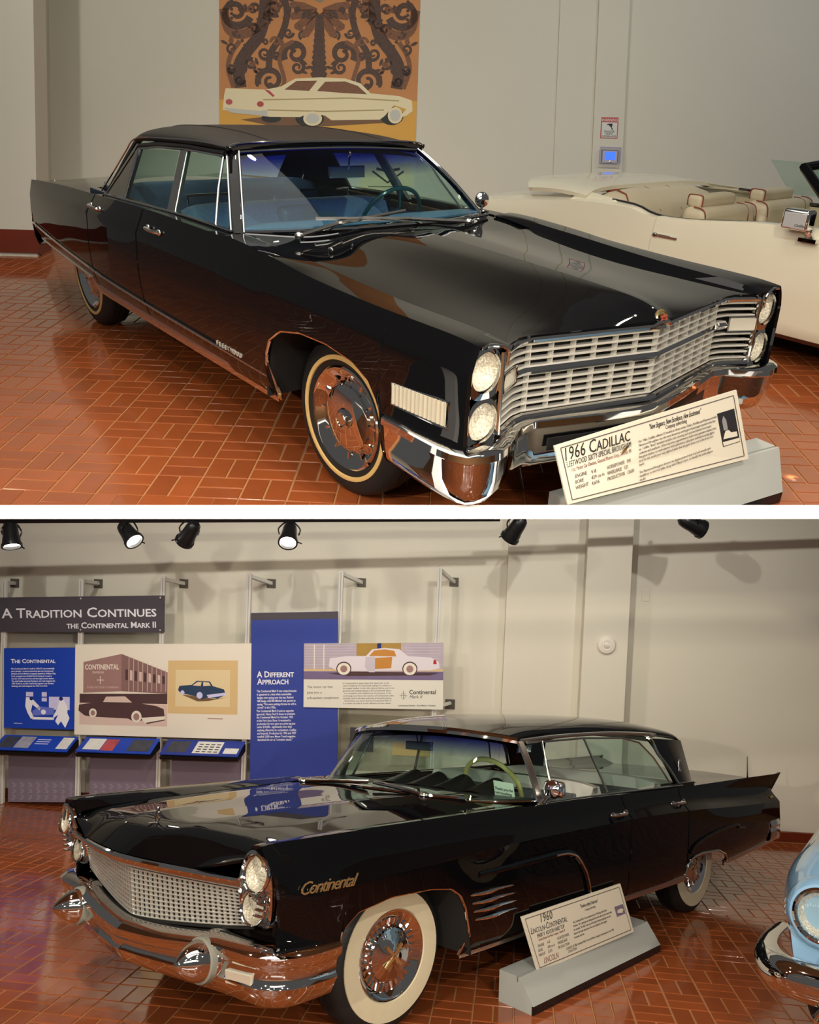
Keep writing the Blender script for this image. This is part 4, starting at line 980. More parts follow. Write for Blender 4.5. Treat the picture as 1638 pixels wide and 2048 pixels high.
# chrome frame round the grille
top = [(gx(y) + .012, y, gz1 + .012 + .012 * (abs(y) < .03)) for y in ys]
obj('grille_frame', MB().tube(top, .016, 8, flat=.8), CHROME, CAR)
bot = [(gx(y) + .012, y, gz0 - .006) for y in ys]
obj('grille_frame', MB().tube(bot, .014, 8), CHROME, CAR)
for s in (-1, 1):
    obj('grille_frame', MB().tube([(gx(.785) + .008, s * .785, gz0 - .01), (gx(.785) + .008, s * .785, gz1 + .014)], .011, 8), CHROME, CAR)
    # parking lamp in the outer grille
    pl = MB(); pl.grid([[(gx(y) + .012, s * y, z) for z in (zb[5] - .008, zb[6] + .016)] for y in lin(.66, .775, 6)])
    po = obj('parking_lamp', pl, mat('parking_lens', srgb(226, 222, 205), .15, .5), CAR, solid=.012)
    obj('lamp_frame', MB().tube([(gx(.66) + .016, s * .66, zb[5] - .012), (gx(.775) + .016, s * .775, zb[5] - .012), (gx(.775) + .016, s * .775, zb[6] + .02), (gx(.66) + .016, s * .66, zb[6] + .02)], .005, 6, closed=True), CHROME, po)
    # headlamp housing and lamps
    # black front of the fender, with openings left by the bezels
    obj('headlamp_panel', MB().grid([[(.878 - .01 * (y > .90), s * y, z) for z in lin(.575, .915, 5)] for y in (.792, .84, .90, .928)]), PAINT, CAR, solid=.03)
    for z in (.838, .662):
        bz = MB()
        R_ = .082
        o2 = []; i2 = []
        for k in range(40):
            th = 2 * math.pi * k / 40; cx_, cz_ = math.cos(th), math.sin(th)
            sx_ = abs(cx_)**.62 * math.copysign(1, cx_); sz_ = abs(cz_)**.62 * math.copysign(1, cz_)
            o2.append((.948, s * (.858 + .072 * sx_), z - .006 + .089 * (sz_ if sz_ < 0 else cz_))); i2.append((.945, s * (.858 + .066 * cx_), z + .071 * cz_))
        bz.grid([[(p[0] - .02, p[1], p[2]) for p in o2], [(p[0] + .004, p[1], p[2]) for p in o2], [(p[0] + .012, p[1] * 1.0, p[2]) for p in i2], [(p[0] - .012, p[1], p[2]) for p in i2]], closed=True)
        b_ = obj('headlamp', bz, CHROME, CAR)
        cen = Vector((.945, s * .858, z))
        obj('reflector', MB().lathe([(.067, -.004), (.055, -.03), (.03, -.05), (0, -.056)], cen, (1, 0, 0), 32), REFLECTOR, b_)
        obj('lens', MB().lathe([(.069, .0), (.060, .012), (.04, .021), (.02, .025), (0, .026)], cen, (1, 0, 0), 32), LENS, b_)
    obj('fender_edge_trim', MB().tube(crom([(.967, s * .90, .930), (.969, s * .85, .934), (.980, s * .79, .915), (.978, s * .786, .86)], 6), .006, 6), CHROME, CAR)
# bumper
def bumper_x(y):
    return float(np.interp(abs(y), [0, .08, .30, .56, .66, .76, .84, .92, .97, 1.0], [1.05, 1.04, .99, .92, .935, 1.0, 1.035, 1.035, 1.005, .95]))
def bumper_top(y):
    return float(np.interp(abs(y), [0, .05, .56, .66, .78, 1.0], [.590, .588, .600, .595, .585, .585]))
bp = MB(); rows = []
byl = lin(-.985, -.80, 14) + lin(-.79, .79, 80) + lin(.80, .985, 14)
bside = []
def bprof(x, y, n):
    zt = bumper_top(y)
    pr = [(-.07, zt), (-.012, zt + .004), (.006, zt - .008), (.008, zt - .032), (-.006, zt - .042), (-.008, zt - .06), (-.012, zt - .12), (-.022, zt - .175), (-.05, zt - .210), (-.10, zt - .222)]
    return [(x + n[0] * d, y + n[1] * d, z) for d, z in pr]
for x_ in (.545, .60, .70, .80, .88):
    pass
path = [( .545, -.992), (.62, -.996), (.75, -1.0), (.88, -1.0), (.95, -.99), (1.0, -.965), (1.028, -.92)] + [(bumper_x(y), y) for y in lin(-.87, .87, 90)] + [(1.028, .92), (1.0, .965), (.95, .99), (.88, 1.0), (.75, 1.0), (.62, .996), (.545, .992)]
for i, (x, y) in enumerate(path):
    a = path[max(i - 1, 0)]; b = path[min(i + 1, len(path) - 1)]
    t = Vector((b[0] - a[0], b[1] - a[1], 0)).normalized(); n = Vector((t.y, -t.x, 0))
    rows.append(bprof(x, y, n))
bp.grid(rows)
obj('front_bumper', bp, CHROME, CAR, solid=.006, auto=40)
obj('bumper_slot', MB().grid([[(bumper_x(y) - .0 + .002, y, z) for z in (.47, .52)] for y in lin(-.50, -.12, 12)]), BLACKTRIM, CAR, solid=.004)
obj('bumper_slot', MB().grid([[(bumper_x(y) + .002, y, z) for z in (.47, .52)] for y in lin(.12, .50, 12)]), BLACKTRIM, CAR, solid=.004)
pl = obj('licence_plate', MB().box((1.055, -.06, .395), (.012, .32, .15)), mat('black_plate', (.01, .01, .01), .3), CAR, bev=.004)
text('plate_text', '1966\n60 Special Brougham', .034, GOLD, None, (1.063, -.12, .42), (0, 1, 0), (0, 0, 1), align='LEFT', parent=pl, extrude=.001, line=.9, shear=.2)
obj('plate_medallion', MB().lathe([(.045, .0), (.042, .012), (.02, .014), (.016, .008), (0, .008)], (1.062, -.17, .42), (1, 0, 0), 20), GOLD, pl)
# hood crest and prow
obj('hood_prow', MB().grid([[(gx(0) + .030 - .03 * abs(w), .045 * w, .888), (gx(0) + .018 - .03 * abs(w), .048 * w, .914), (.965 - .01 * abs(w), .050 * w, .938), (.90, .034 * w, .957), (.84, .016 * w, .966)] for w in lin(-1, 1, 9)]), CHROME, CAR, solid=.004)
cr = MB(); cr.lathe([(.034, 0), (.036, .010), (.030, .014), (.028, .008), (0, .010)], (1.0, 0, .918), (.9, 0, .30), 24)
co = obj('hood_crest', cr, GOLD, CAR)
obj('shield', MB().prism([(1.012, -.016, .936), (1.012, .016, .936), (1.016, .016, .915), (1.018, 0, .900), (1.016, -.016, .915)], (.006, 0, .002)), mat('crest_enamel', srgb(150, 70, 50), .3, noise=(90, .8)), co, smooth=False)

# ------------------------------------------------ roof and glass
E_ = crom([(-1.33, .63, 1.340), (-1.70, .638, 1.342), (-2.18, .635, 1.322), (-2.54, .648, 1.294), (-2.67, .672, 1.21), (-2.82, .708, 1.085), (-2.97, .752, .955)], 6)
C_ = crom([(-1.285, 0, 1.372), (-1.70, 0, 1.402), (-2.15, 0, 1.404), (-2.62, 0, 1.375), (-2.98, 0, 1.300), (-3.36, 0, 1.14), (-3.72, 0, .955)], 6)
nT = 14
def roof_row(i):
    a, c = E_[i], C_[i]; r = []
    for k in range(nT + 1):
        th = math.pi / 2 * k / nT; w = math.cos(th)**.62 if k < nT else 0
        f = math.sin(th)**.75
        r.append((a.x + (c.x - a.x) * (1 - w**2), a.y * w, a.z + (c.z - a.z) * f))
    return r
RR = [roof_row(i) for i in range(len(E_))]
iw0, kw = 21, 6     # rear window opening
rf = MB()
for s in (-1, 1):
    rows = [[(p[0], s * p[1], p[2]) for p in r] for r in RR]
    rf.grid(rows[:iw0 + 1], flip=s > 0)
    rf.grid([r[:kw + 1] for r in rows[iw0:]], flip=s > 0)
obj('vinyl_roof', rf, VINYL, CAR, solid=.022, auto=50)
rw = MB(); rw.grid([[(p[0], s_ * p[1], p[2]) for s_, p in [(-1, r[k]) for k in range(kw, nT)] + [(1, r[k]) for k in range(nT, kw - 1, -1)]] for r in RR[iw0:]])
obj('rear_window', rw, GLASS_CS, CAR, solid=.004)
for s in (-1, 1):
    sm = MB(); sm.tube([(r[10][0], s * r[10][1], r[10][2] + .001) for r in RR[:iw0]], .004, 6)
    obj('roof_seam', sm, VINYL, CAR)
# windscreen
def ws_pt(u, v):
    a = abs(u)
    bx = -.74 - .215 * a**2.2; bz = 1.012 - .010 * a
    tx = -1.275 - .055 * a**2.2; tz = 1.352 - .022 * a**2
    x = bx + (tx - bx) * v; z = bz + (tz - bz) * v + .02 * math.sin(math.pi * v)
    y = u * (.79 + (.598 - .79) * v)
    return (x, y, z)
obj('windscreen', MB().grid([[ws_pt(u, v) for u in lin(-.975, .975, 33)] for v in lin(.02, .965, 16)]), GLASS_C, CAR, solid=.005)
obj('windscreen_trim', MB().tube([ws_pt(u, .975) for u in lin(-.985, .985, 30)], .008, 6), CHROME, CAR)
obj('windscreen_trim', MB().tube([ws_pt(u, .0) for u in lin(-.99, .99, 30)], .009, 6), CHROME, CAR)
obj('roof_header', MB().tube([(ws_pt(u, 1.02)[0] - .015, ws_pt(u, 1.02)[1] * 1.03, ws_pt(u, 1.02)[2] + .004) for u in lin(-1, 1, 24)], .020, 8), PAINT, CAR)
obj('roof_front_trim', MB().tube([(p[0] + .004, p[1], p[2] + .006) for p in [(r[0], -r[1], r[2]) for r in RR[0]] + [(r[0], r[1], r[2]) for r in RR[0][::-1]]], .007, 6), CHROME, CAR)
for s in (-1, 1):
    ap = MB(); A = [Vector(ws_pt(s * .985, v)) for v in lin(-.01, 1.0, 8)]
    rows = []
    for i, p in enumerate(A):
        rows.append([p + Vector((.012, -s * .008, 0)), p + Vector((.018, s * .012, .0)), p + Vector((-.02, s * .042, 0)), p + Vector((-.05, s * .040, 0)), p + Vector((-.045, s * .0, 0))])
    ap.grid(rows, closed=True)
    obj('windscreen_pillar', ap, PAINT, CAR, auto=40)
    obj('pillar_trim', MB().tube([p + Vector((.018, s * .0, .002)) for p in A], .006, 6), CHROME, CAR)
    obj('pillar_trim', MB().tube([p + Vector((-.03, s * .046, .002)) for p in A], .006, 6), CHROME, CAR)
    # side glass area
    def sw(x, z):        # window plane: sill y .835 z .99 up to roof rail y .645 z 1.32
        t = (z - .985) / (1.325 - .985); return (x, s * (.832 - .185 * t), z)
    dr = MB().tube([(p.x, s * (p.y + .012), p.z + .002) for p in E_[:19]], .013, 6)
    obj('drip_rail', dr, BLACKTRIM, CAR)
    obj('drip_moulding', MB().tube([(p.x, s * (p.y + .022), p.z + .010) for p in E_], .005, 6), CHROME, CAR)
    # window frame parts
    header = MB().tube([sw(-1.36, 1.318), sw(-1.80, 1.315), sw(-2.18, 1.298), sw(-2.46, 1.270)], .014, 6)
    obj('window_header', header, BLACKTRIM, CAR)
    obj('window_header_trim', MB().tube([sw(-1.345, 1.305), sw(-1.80, 1.300), sw(-2.18, 1.284), sw(-2.45, 1.255)], .006, 6), CHROME, CAR)
    sill = MB().tube([(x, s * .84, float(np.interp(x, [-2.95, -2.3, -1.5, -.9], [.968, .985, 1.008, 1.010]))) for x in lin(-.93, -2.72, 24)], .008, 6)
    obj('sill_trim', sill, CHROME, CAR)
    bpil = MB().prism([sw(-1.66, .99), sw(-1.765, .985), sw(-1.888, 1.30), sw(-1.80, 1.30)], (0, -s * .03, 0))
    obj('centre_pillar', bpil, BRUSHED, CAR, smooth=False, bev=.006)
    cp = MB().prism([sw(-2.40, .975), (-2.93, s * .765, .955), (-2.80, s * .715, 1.085), (-2.65, s * .680, 1.205), (-2.55, s * .658, 1.28), sw(-2.455, 1.265)], (0, -s * .03, 0))
    obj('rear_quarter_frame', cp, PAINT, CAR, smooth=False, bev=.006)
    obj('quarter_trim', MB().tube([sw(-2.395, .985), sw(-2.452, 1.258)], .007, 6), CHROME, CAR)
    obj('vent_bar', MB().tube([sw(-1.150, 1.0), sw(-1.27, 1.16), sw(-1.345, 1.30)], .007, 6), CHROME, CAR)
    for nm, pts in (('vent_window', [(-.965, 1.012), (-1.145, 1.01), (-1.27, 1.16), (-1.335, 1.295), (-1.325, 1.295)]),
                    ('front_side_window', [(-1.16, 1.005), (-1.655, .995), (-1.795, 1.292), (-1.355, 1.30), (-1.28, 1.16)]),
                    ('rear_side_window', [(-1.77, .99), (-2.39, .975), (-2.45, 1.256), (-1.893, 1.285)])):
        obj(nm, MB().prism([sw(x, z) for x, z in pts], (0, -s * .004, 0)), GLASS_CS, CAR, smooth=False)
    obj('roof_emblem', MB().ell((-2.98, s * .742, 1.00), (.022, .006, .018)), CHROME, CAR)
# door mirror on the far (driver) side
mm = MB(); mm.tube([(-1.02, .86, .995), (-1.03, .88, 1.02), (-1.05, .90, 1.04)], .008, 8)
mo = obj('door_mirror', mm, CHROME, CAR)
obj('mirror_head', MB().lathe([(.044, -.012), (.047, .0), (.042, .014), (.026, .026), (0, .030)], (-1.06, .905, 1.062), (.95, -.25, .1), 24), CHROME, mo)
obj('mirror_glass', MB().lathe([(.042, -.011), (0, -.011)], (-1.06, .905, 1.062), (.95, -.25, .1), 24), mat('mirror_glass', (.8, .8, .8), .01, 1.0), mo)
# wipers
for (a, b, c) in (((-.60, -.66, 1.028), (-.735, -.36, 1.045), (-.815, .02, 1.06)), ((-.60, .40, 1.028), (-.70, .10, 1.045), (-.80, -.32, 1.055)),):
    w = MB().tube([a, b, c], .010, 6); w.ell(a, (.022, .022, .018))
    wo = obj('wiper', w, BRUSHED, CAR)
    d = (Vector(c) - Vector(b)).normalized()
    obj('blade', MB().tube([Vector(b) + d * .02 + Vector((.01, 0, .004)), Vector(c) + d * .12 + Vector((.01, 0, .004))], .009, 6), BRUSHED, wo)
obj('cowl_trim', MB().tube([(-.70 - .16 * (y / .8)**2, y, 1.022 - .012 * abs(y)) for y in lin(-.55, .76, 24)], .010, 6), CHROME, CAR)
obj('washer_nozzle', MB().ell((-.42, -.60, .99), (.02, .008, .012)), CHROME, CAR)

# ------------------------------------------------ interior
tub = MB(); tub.grid([[(x, y, z) for (y, z) in ((-.80, .97), (-.80, .46), (.80, .46), (.80, .97))] for x in (-.85, -3.1)])
obj('cabin_floor', tub, DARKBLUE, CAR, smooth=False, solid=.01)
for s in (-1, 1):
    for x0, x1 in ((-.98, -1.84), (-1.90, -2.66)):
        d_ = obj('door_trim', MB().box(((x0 + x1) / 2, s * .785, .83), (abs(x1 - x0), .03, .26)), BLUELEATHER, CAR, bev=.02)
        obj('wood_cap', MB().box(((x0 + x1) / 2, s * .775, .955), (abs(x1 - x0) * .96, .03, .05)), WALNUT, d_, bev=.01)
def bench(name, x, w, zt, zc, depth, lean, cloth, parent):
    bk = MB(); n = 28
    prof = [(0, zc - .04), (.06, zc), (.05, zc + .15), (.02 - lean * .6, zt - .08), (-.01 - lean, zt - .015), (-.06 - lean, zt), (-.12 - lean, zt - .02), (-.15 - lean, zt - .12), (-.13, zc)]
    rows = []
    for i in range(n + 1):
        u = -1 + 2 * i / n; e = 1 - .25 * abs(u)**14
        tuft = .012 * math.sin(i * math.pi / 3.5)**2
        rows.append([(x + px_ * e + (tuft if k in (2, 3) else 0), u * w / 2, zc + (pz_ - zc) * (1 - .10 * abs(u)**10)) for k, (px_, pz_) in enumerate(prof)])
    bk.grid(rows)
    so = obj(name, bk, cloth, parent, solid=.01, auto=60)
    cu = MB(); cu.box((x + depth / 2 + .02, 0, zc - .05), (depth, w, .16))
    obj('seat_cushion', cu, cloth, so, bev=.05, segs=4)
    for k in range(-3, 4):
        if k: obj('tuft_button', MB().ell((x + .035 - lean * .5, k * w / 7.2, zt - .14), (.008, .014, .014)), BLUELEATHER, so)
    return so
fs = bench('front_seat', -1.76, 1.42, 1.00, .70, .50, .05, BLUECLOTH, CAR)
obj('armrest', MB().box((-1.745, 0, .88), (.10, .26, .22)), BLUELEATHER, fs, bev=.04, segs=4)
bench('rear_seat', -2.66, 1.46, 1.015, .68, .52, .10, BLUECLOTH, CAR)
obj('parcel_shelf', MB().box((-3.0, 0, .955), (.44, 1.36, .02)), DARKBLUE, CAR, smooth=False)
obj('headliner', MB().grid([[(x, y, z - .03 - .03 * (y / .62)**2) for y in lin(-.62, .62, 9)] for x, z in ((-1.36, 1.35), (-1.8, 1.375), (-2.3, 1.37), (-2.75, 1.30))]), DARKBLUE, CAR, solid=.008)
obj('dashboard', MB().grid([[(x, y, z) for x, z in ((-.84 - .1 * (y / .75)**2, 1.005), (-.98, 1.012), (-1.10, 1.0), (-1.15, .96), (-1.13, .80), (-1.05, .72))] for y in lin(-.77, .77, 15)]), BLUELEATHER, CAR, solid=.01, auto=60)
# folding picnic tables on the back of the front seat
for y in (-.42, .35):
    tb = obj('fold_table', MB().box((-1.965, y, .86), (.03, .34, .26)), WALNUT, CAR, bev=.01)
    obj('table_frame', MB().tube([(-1.985, y - .18, .78), (-1.985, y - .18, 1.04), (-1.985, y + .18, 1.04), (-1.985, y + .18, .78)], .010, 6), CHROME, tb)
stw = MB(); axs = Vector((-.86, 0, .5)).normalized(); sc = Vector((-1.30, .385, .955)); u = Vector((0, 1, 0)); v = axs.cross(u)
stw.tube([sc + (u * math.cos(t) + v * math.sin(t)) * .205 for t in [2 * math.pi * k / 40 for k in range(40)]], .0125, 8, closed=True)
for d in (u, -u, -v):
    stw.tube([sc - axs * .05, sc - axs * .04 + d * .1, sc + d * .2], .011, 6)
swo = obj('steering_wheel', stw, TEALPLASTIC, CAR)
obj('horn_pad', MB().lathe([(.05, -.06), (.05, -.035), (.03, -.025), (0, -.024)], sc, axs, 20), CHROME, swo)
obj('steering_column', MB().tube([sc - axs * .05, sc - axs * .35], .03, 10), DARKBLUE, swo)
rm = MB(); rm.box((-1.235, .03, 1.225), (.025, .23, .06)); rm.tube([(-1.22, .03, 1.235), (-1.20, .03, 1.33)], .006, 6)
obj('interior_mirror', rm, CHROME, CAR, bev=.012)
DEF[0] = None
# ================================================================ 1960 black sedan (lower gallery)
_k = pchip([-3.4, -2.4, -1.2, -.3, .3, 1.1], [0, .06, .12, .07, .04, .045])
def lin_def(p):
    x, y, z = p
    return (x - _k(x) * y, y, z * (1 + 0.036 * y))
nT = 14
DEF[0] = lin_def
CAR2 = thing('hardtop_sedan', ID, 'black 1960 luxury hardtop sedan with canted headlamps, chrome bullet bumper and wide whitewalls', 'car')
ll = [
 [(1.0, .84, .40), (.5, .90, .30), (-2.9, .90, .31), (-3.6, .90, .33), (-4.3, .89, .355), (-4.76, .87, .39)],
 [(1.0, .86, .50), (.5, .945, .40), (-.4, .955, .345), (-2.9, .96, .345), (-3.6, .95, .37), (-4.76, .92, .43)],
 [(1.0, .88, .58), (.5, .98, .53), (-.5, .985, .50), (-2.5, .99, .50), (-3.6, .975, .50), (-4.76, .935, .52)],
 [(1.0, .925, .70), (.6, .985, .68), (-.5, 1.0, .70), (-2.5, 1.0, .70), (-3.6, .985, .66), (-4.76, .935, .62)],
 [(1.0, .940, .775), (.7, .985, .782), (.4, .998, .785), (-.25, 1.008, .812), (-.9, 1.012, .824), (-2.0, 1.01, .820), (-2.9, 1.0, .795), (-3.8, .975, .745), (-4.76, .935, .695)],
 [(1.0, .945, .86), (.7, .955, .862), (-.25, .958, .875), (-.9, .960, .885), (-2.0, .958, .882), (-2.9, .940, .860), (-3.8, .918, .815), (-4.64, .905, .795), (-4.76, .90, .79)],
 [(1.0, .888, .968), (.85, .905, .985), (.4, .925, .990), (-.3, .93, .988), (-1.15, .93, .980), (-2.1, .925, .962), (-3.0, .915, .944), (-3.85, .92, .938), (-4.76, .935, .930)],
 [(1.0, .84, .962), (.85, .845, .978), (.4, .85, .982), (-.3, .86, .980), (-1.15, .86, .972), (-2.1, .855, .955), (-3.0, .86, .935), (-3.85, .875, .925), (-4.76, .90, .915)],
 [(1.0, .765, .90), (.9, .765, .925), (.6, .765, .945), (-.3, .775, .965), (-.85, .785, .975), (-3.2, .74, .915), (-4.76, .72, .865)],
 [(1.07, .50, .835), (1.0, .505, .885), (.93, .51, .925), (.8, .52, .955), (.4, .53, .975), (-.3, .55, .990), (-.85, .56, .995), (-3.2, .45, .935), (-4.76, .42, .875)],
 [(1.07, .22, .842), (1.0, .225, .90), (.93, .23, .945), (.8, .235, .972), (.4, .25, .990), (-.3, .28, 1.002), (-.85, .30, 1.004), (-3.2, .2, .945), (-4.76, .2, .88)],
 [(1.07, 0, .84), (1.0, 0, .898), (.93, 0, .943), (.8, 0, .970), (.4, 0, .986), (-.3, 0, .998), (-.85, 0, 1.0), (-3.2, 0, .945), (-4.76, 0, .88)],
]
LB = Body(ll, {4, 6, 7, 8, 9, 10}, [2, 3, 4, 4, 4, 5, 3, 4, 6, 6, 5])
def lin_arch(x):
    px = [-.392, -.388, -.36, -.33, -.28, -.203, -.056, .205, .415, .48, .515, .52]
    pz = [.28, .40, .47, .55, .62, .668, .690, .697, .664, .62, .58, .36]
    if px[0] < x < px[-1]: return float(np.interp(x, px, pz))
    qx = [-3.665, -3.66, -3.64, -3.60, -3.55, -3.42, -3.10, -2.96, -2.90, -2.87, -2.865]
    qz = [.31, .325, .35, .39, .42, .463, .480, .470, .455, .42, .31]
    if qx[0] < x < qx[-1]: return float(np.interp(x, qx, qz))
    if x > .5: return .46
    return float(np.interp(x, [-4.76, -3.67, -2.9, -.4], [.375, .325, .312, .275]))
def hood_x(y): return -.150 * (abs(y) / .76)**1.5
fx2 = lin(-.852, -.40, 14) + lin(-.3915, -.28, 18) + lin(-.265, .40, 30) + lin(.41, .5195, 12) + lin(.5205, .93, 16)
for s in (-1, 1):
    obj('front_fender', LB.panel(fx2, 0, 8, s, lin_arch, 4, roll=True, xwarp=lambda x, z: max(0, (x - .60) / .33) * (float(np.interp(z, [.45, .62, .70, .78, .86, .94, .98], [.80, .80, .835, .855, .875, .90, .915])) - .93)), PAINT, CAR2, solid=.014, auto=25)
    obj('front_door', LB.panel(lin(-.859, -1.9845, 44), 0, 7, s, lin_arch, 4, roll=True), PAINT, CAR2, solid=.014, auto=25)
    obj('rear_door', LB.panel(lin(-1.991, -2.8605, 36), 0, 7, s, lin_arch, 4, roll=True), PAINT, CAR2, solid=.014, auto=25)
    obj('rear_fender', LB.panel(lin(-2.867, -2.99, 12) + lin(-3.01, -3.50, 16) + lin(-3.52, -3.6648, 12) + lin(-3.68, -4.75, 34), 0, 8, s, lin_arch, 4, roll=True, xwarp=lambda x, z: float(np.interp(x, [-4.76, -4.4], [1, 0])) * float(np.interp(z, [.55, .70, .80, .93], [0, 0, .11, -.02]))), PAINT, CAR2, solid=.014, auto=25)
hood = MB()
for s in (-1, 1):
    m_ = LB.panel(lin(-.60, 1.068, 64), 8, 11, s)
    v2 = []
    for v in m_.v:
        w = max(0, (v[0] - .5) / .57)
        v2.append((v[0] + hood_x(v[1]) * w, v[1] * .994, v[2]))
    hood.add(v2, m_.f)
obj('hood', hood, PAINT, CAR2, solid=.012, auto=22)
cowl = MB()
for s in (-1, 1): cowl.add(*(lambda m: (m.v, m.f))(LB.panel(lin(-.606, -.97, 10), 8, 11, s)))
obj('cowl', cowl, PAINT, CAR2, solid=.01)
deck = MB()
for s in (-1, 1): deck.add(*(lambda m: (m.v, m.f))(LB.panel(lin(-3.30, -4.74, 30), 8, 11, s)))
obj('trunk_lid', deck, PAINT, CAR2, solid=.012, auto=22)
obj('rear_panel', MB().box((-4.70, 0, .66), (.05, 1.76, .36)), PAINT, CAR2, bev=.02)
ub = MB(); ub.box((-2.1, 0, .38), (5.0, 1.16, .10)); ub.box((-1.65, 0, .36), (2.3, 1.66, .08)); ub.box((.42, 0, .52), (.56, 1.06, .36)); ub.box((-.1, 0, .56), (.9, 1.0, .5)); ub.box((-2.0, 0, .27), (3.2, .7, .12))
obj('underbody', ub, DARKIN, CAR2, smooth=False)
for s in (-1, 1):
    obj('wheel_well', MB().grid([[(x, s * y, max(lin_arch(x), .30) + .012) for y in (.98, .50)] for x in lin(-.40, .53, 30)]), DARKIN, CAR2, solid=.01)
    obj('wheel_well', MB().grid([[(x, s * .50, z) for z in (.30, .80)] for x in lin(-.42, .60, 6)]), DARKIN, CAR2, solid=.01)
    obj('wheel_well', MB().grid([[(x, s * y, .42 + .36 * math.sqrt(max(0, 1 - ((x + 3.33) / .46)**2))) for y in (.93, .50)] for x in lin(-3.78, -2.88, 16)]), DARKIN, CAR2, solid=.01)
wheel(CAR2, (0.0, .715, .355), 1, -1.5, wall=WHITEWALL, white=(.214, .306), kind='lin', R=.362)
wheel(CAR2, (0.0, -.715, .355), -1, 1.5, wall=WHITEWALL, white=(.214, .306), kind='lin', R=.362)
wheel(CAR2, (-3.328, .715, .355), 1, 0, wall=WHITEWALL, white=(.214, .306), kind='lin', R=.362)
wheel(CAR2, (-3.328, -.715, .355), -1, 0, wall=WHITEWALL, white=(.214, .306), kind='lin', R=.362)
for s in (-1, 1):
    q = lambda x, z, o=.004: (x, s * (LB.y_at(x, z, 6) + o), z)
    obj('arch_moulding', MB().tube([(x, s * (LB.y_at(x, lin_arch(x), 5) + .004), lin_arch(x)) for x in lin(-.3915, -.28, 16) + lin(-.265, .40, 20) + lin(.41, .5185, 10)], .009, 8), CHROME, CAR2)
    obj('arch_moulding', MB().tube([(x, s * (LB.y_at(x, lin_arch(x), 5) + .004), lin_arch(x)) for x in lin(-3.6645, -3.52, 12) + lin(-3.50, -3.01, 14) + lin(-2.99, -2.867, 10)], .008, 8), CHROME, CAR2)
    obj('rocker_moulding', strip(MB(), [q(x, lin_arch(x) + .028, .006) for x in lin(-.395, -2.862, 40)], .056, .010, (0, s, 0)), BRUSHED, CAR2)
    obj('skirt_moulding', strip(MB(), [q(x, lin_arch(x) + .022, .006) for x in lin(-3.668, -4.70, 24)], .044, .010, (0, s, 0)), BRUSHED, CAR2)
    # scalloped body crease with a bright edge
    sc = crom([q(-.40, .705, .010), q(-.86, .712, .012), q(-1.13, .716, .013), q(-1.24, .698, .013), q(-1.32, .655, .012), q(-1.40, .575, .011), q(-1.46, .47, .010), q(-1.475, .40, .008)], 6)
    obj('scallop_ridge', MB().tube(sc, .013, 8, flat=1.4), PAINT, CAR2)
    obj('scallop_moulding', MB().tube([Vector(p) + Vector((0, s * .010, -.004)) for p in sc[10:]], .006, 6), CHROME, CAR2)
    obj('quarter_crease', MB().tube(crom([q(-2.90, .505, .006), q(-2.99, .555, .008), q(-3.3, .60, .008), q(-3.72, .615, .008), q(-3.78, .59, .007), q(-3.90, .575, .006)], 6), .010, 8), PAINT, CAR2)
    # bright spears on the front fender, each with a pod at the front third
    for i in range(4):
        z = .61 - .043 * i; x0 = -.345 - .018 * i
        sp = MB().tube([q(x0, z, .008), q(x0 - .08, z, .018), q(x0 - .14, z + .002, .022), q(x0 - .22, z + .002, .014), q(x0 - .42, z - .004, .006)], [.006, .012, .014, .008, .004], 8)
        obj('fender_spear', sp, CHROME, CAR2)
    obj('fender_spear_stem', MB().tube([q(-.46, .40, .006), q(-.51, .44, .008), q(-.55, .50, .008)], .005, 6), CHROME, CAR2)
    for hx_, hz in ((-1.86, .862), (-2.775, .855)):
        y = LB.y_at(hx_, hz, 6)
        h = MB(); h.tube(crom([(hx_ + .085, s * (y + .004), hz), (hx_ + .06, s * (y + .028), hz), (hx_, s * (y + .036), hz), (hx_ - .06, s * (y + .03), hz), (hx_ - .085, s * (y + .004), hz)], 4), .011, 8)
        h.ell((hx_ + .085, s * (y + .006), hz), (.026, .014, .016)); h.ell((hx_ - .085, s * (y + .006), hz), (.026, .014, .020))
        obj('door_handle', h, CHROME, CAR2)
# script on the near fender
t_ = text('script_badge', 'Continental', .078, GOLD, None, (.735, .992, .812), (-1, .12, .02), (0, 0, 1), parent=CAR2, extrude=.003, shear=.45, space=.82)
# fin ends, tail and rear bumper
for s in (-1, 1):
    obj('fin_blade', MB().prism([(-4.74, s * .93, .925), (-4.80, s * .932, .936), (-4.66, s * .905, .80), (-4.62, s * .90, .80)], (0, -s * .03, 0)), PAINT, CAR2, smooth=False, bev=.005)
    obj('tail_lamp', MB().lathe([(.075, 0), (.078, -.03), (.05, -.06), (0, -.07)], (-4.70, s * .80, .72), (1, 0, 0), 24), RED, CAR2)
    obj('fin_emblem', MB().ell((-4.58, s * (LB.y_at(-4.58, .74, 6) + .004), .745), (.035, .006, .012)), GOLD, CAR2)
pr2 = [(-4.68, .62), (-4.755, .60), (-4.775, .53), (-4.77, .47), (-4.72, .41), (-4.66, .385)]
rb = MB(); rows = []
pth = [(-4.50, .945), (-4.60, .95), (-4.70, .945), (-4.76, .915), (-4.79, .85), (-4.80, .4), (-4.80, 0), (-4.80, -.4), (-4.79, -.85), (-4.76, -.915), (-4.70, -.945), (-4.60, -.95), (-4.50, -.945)]
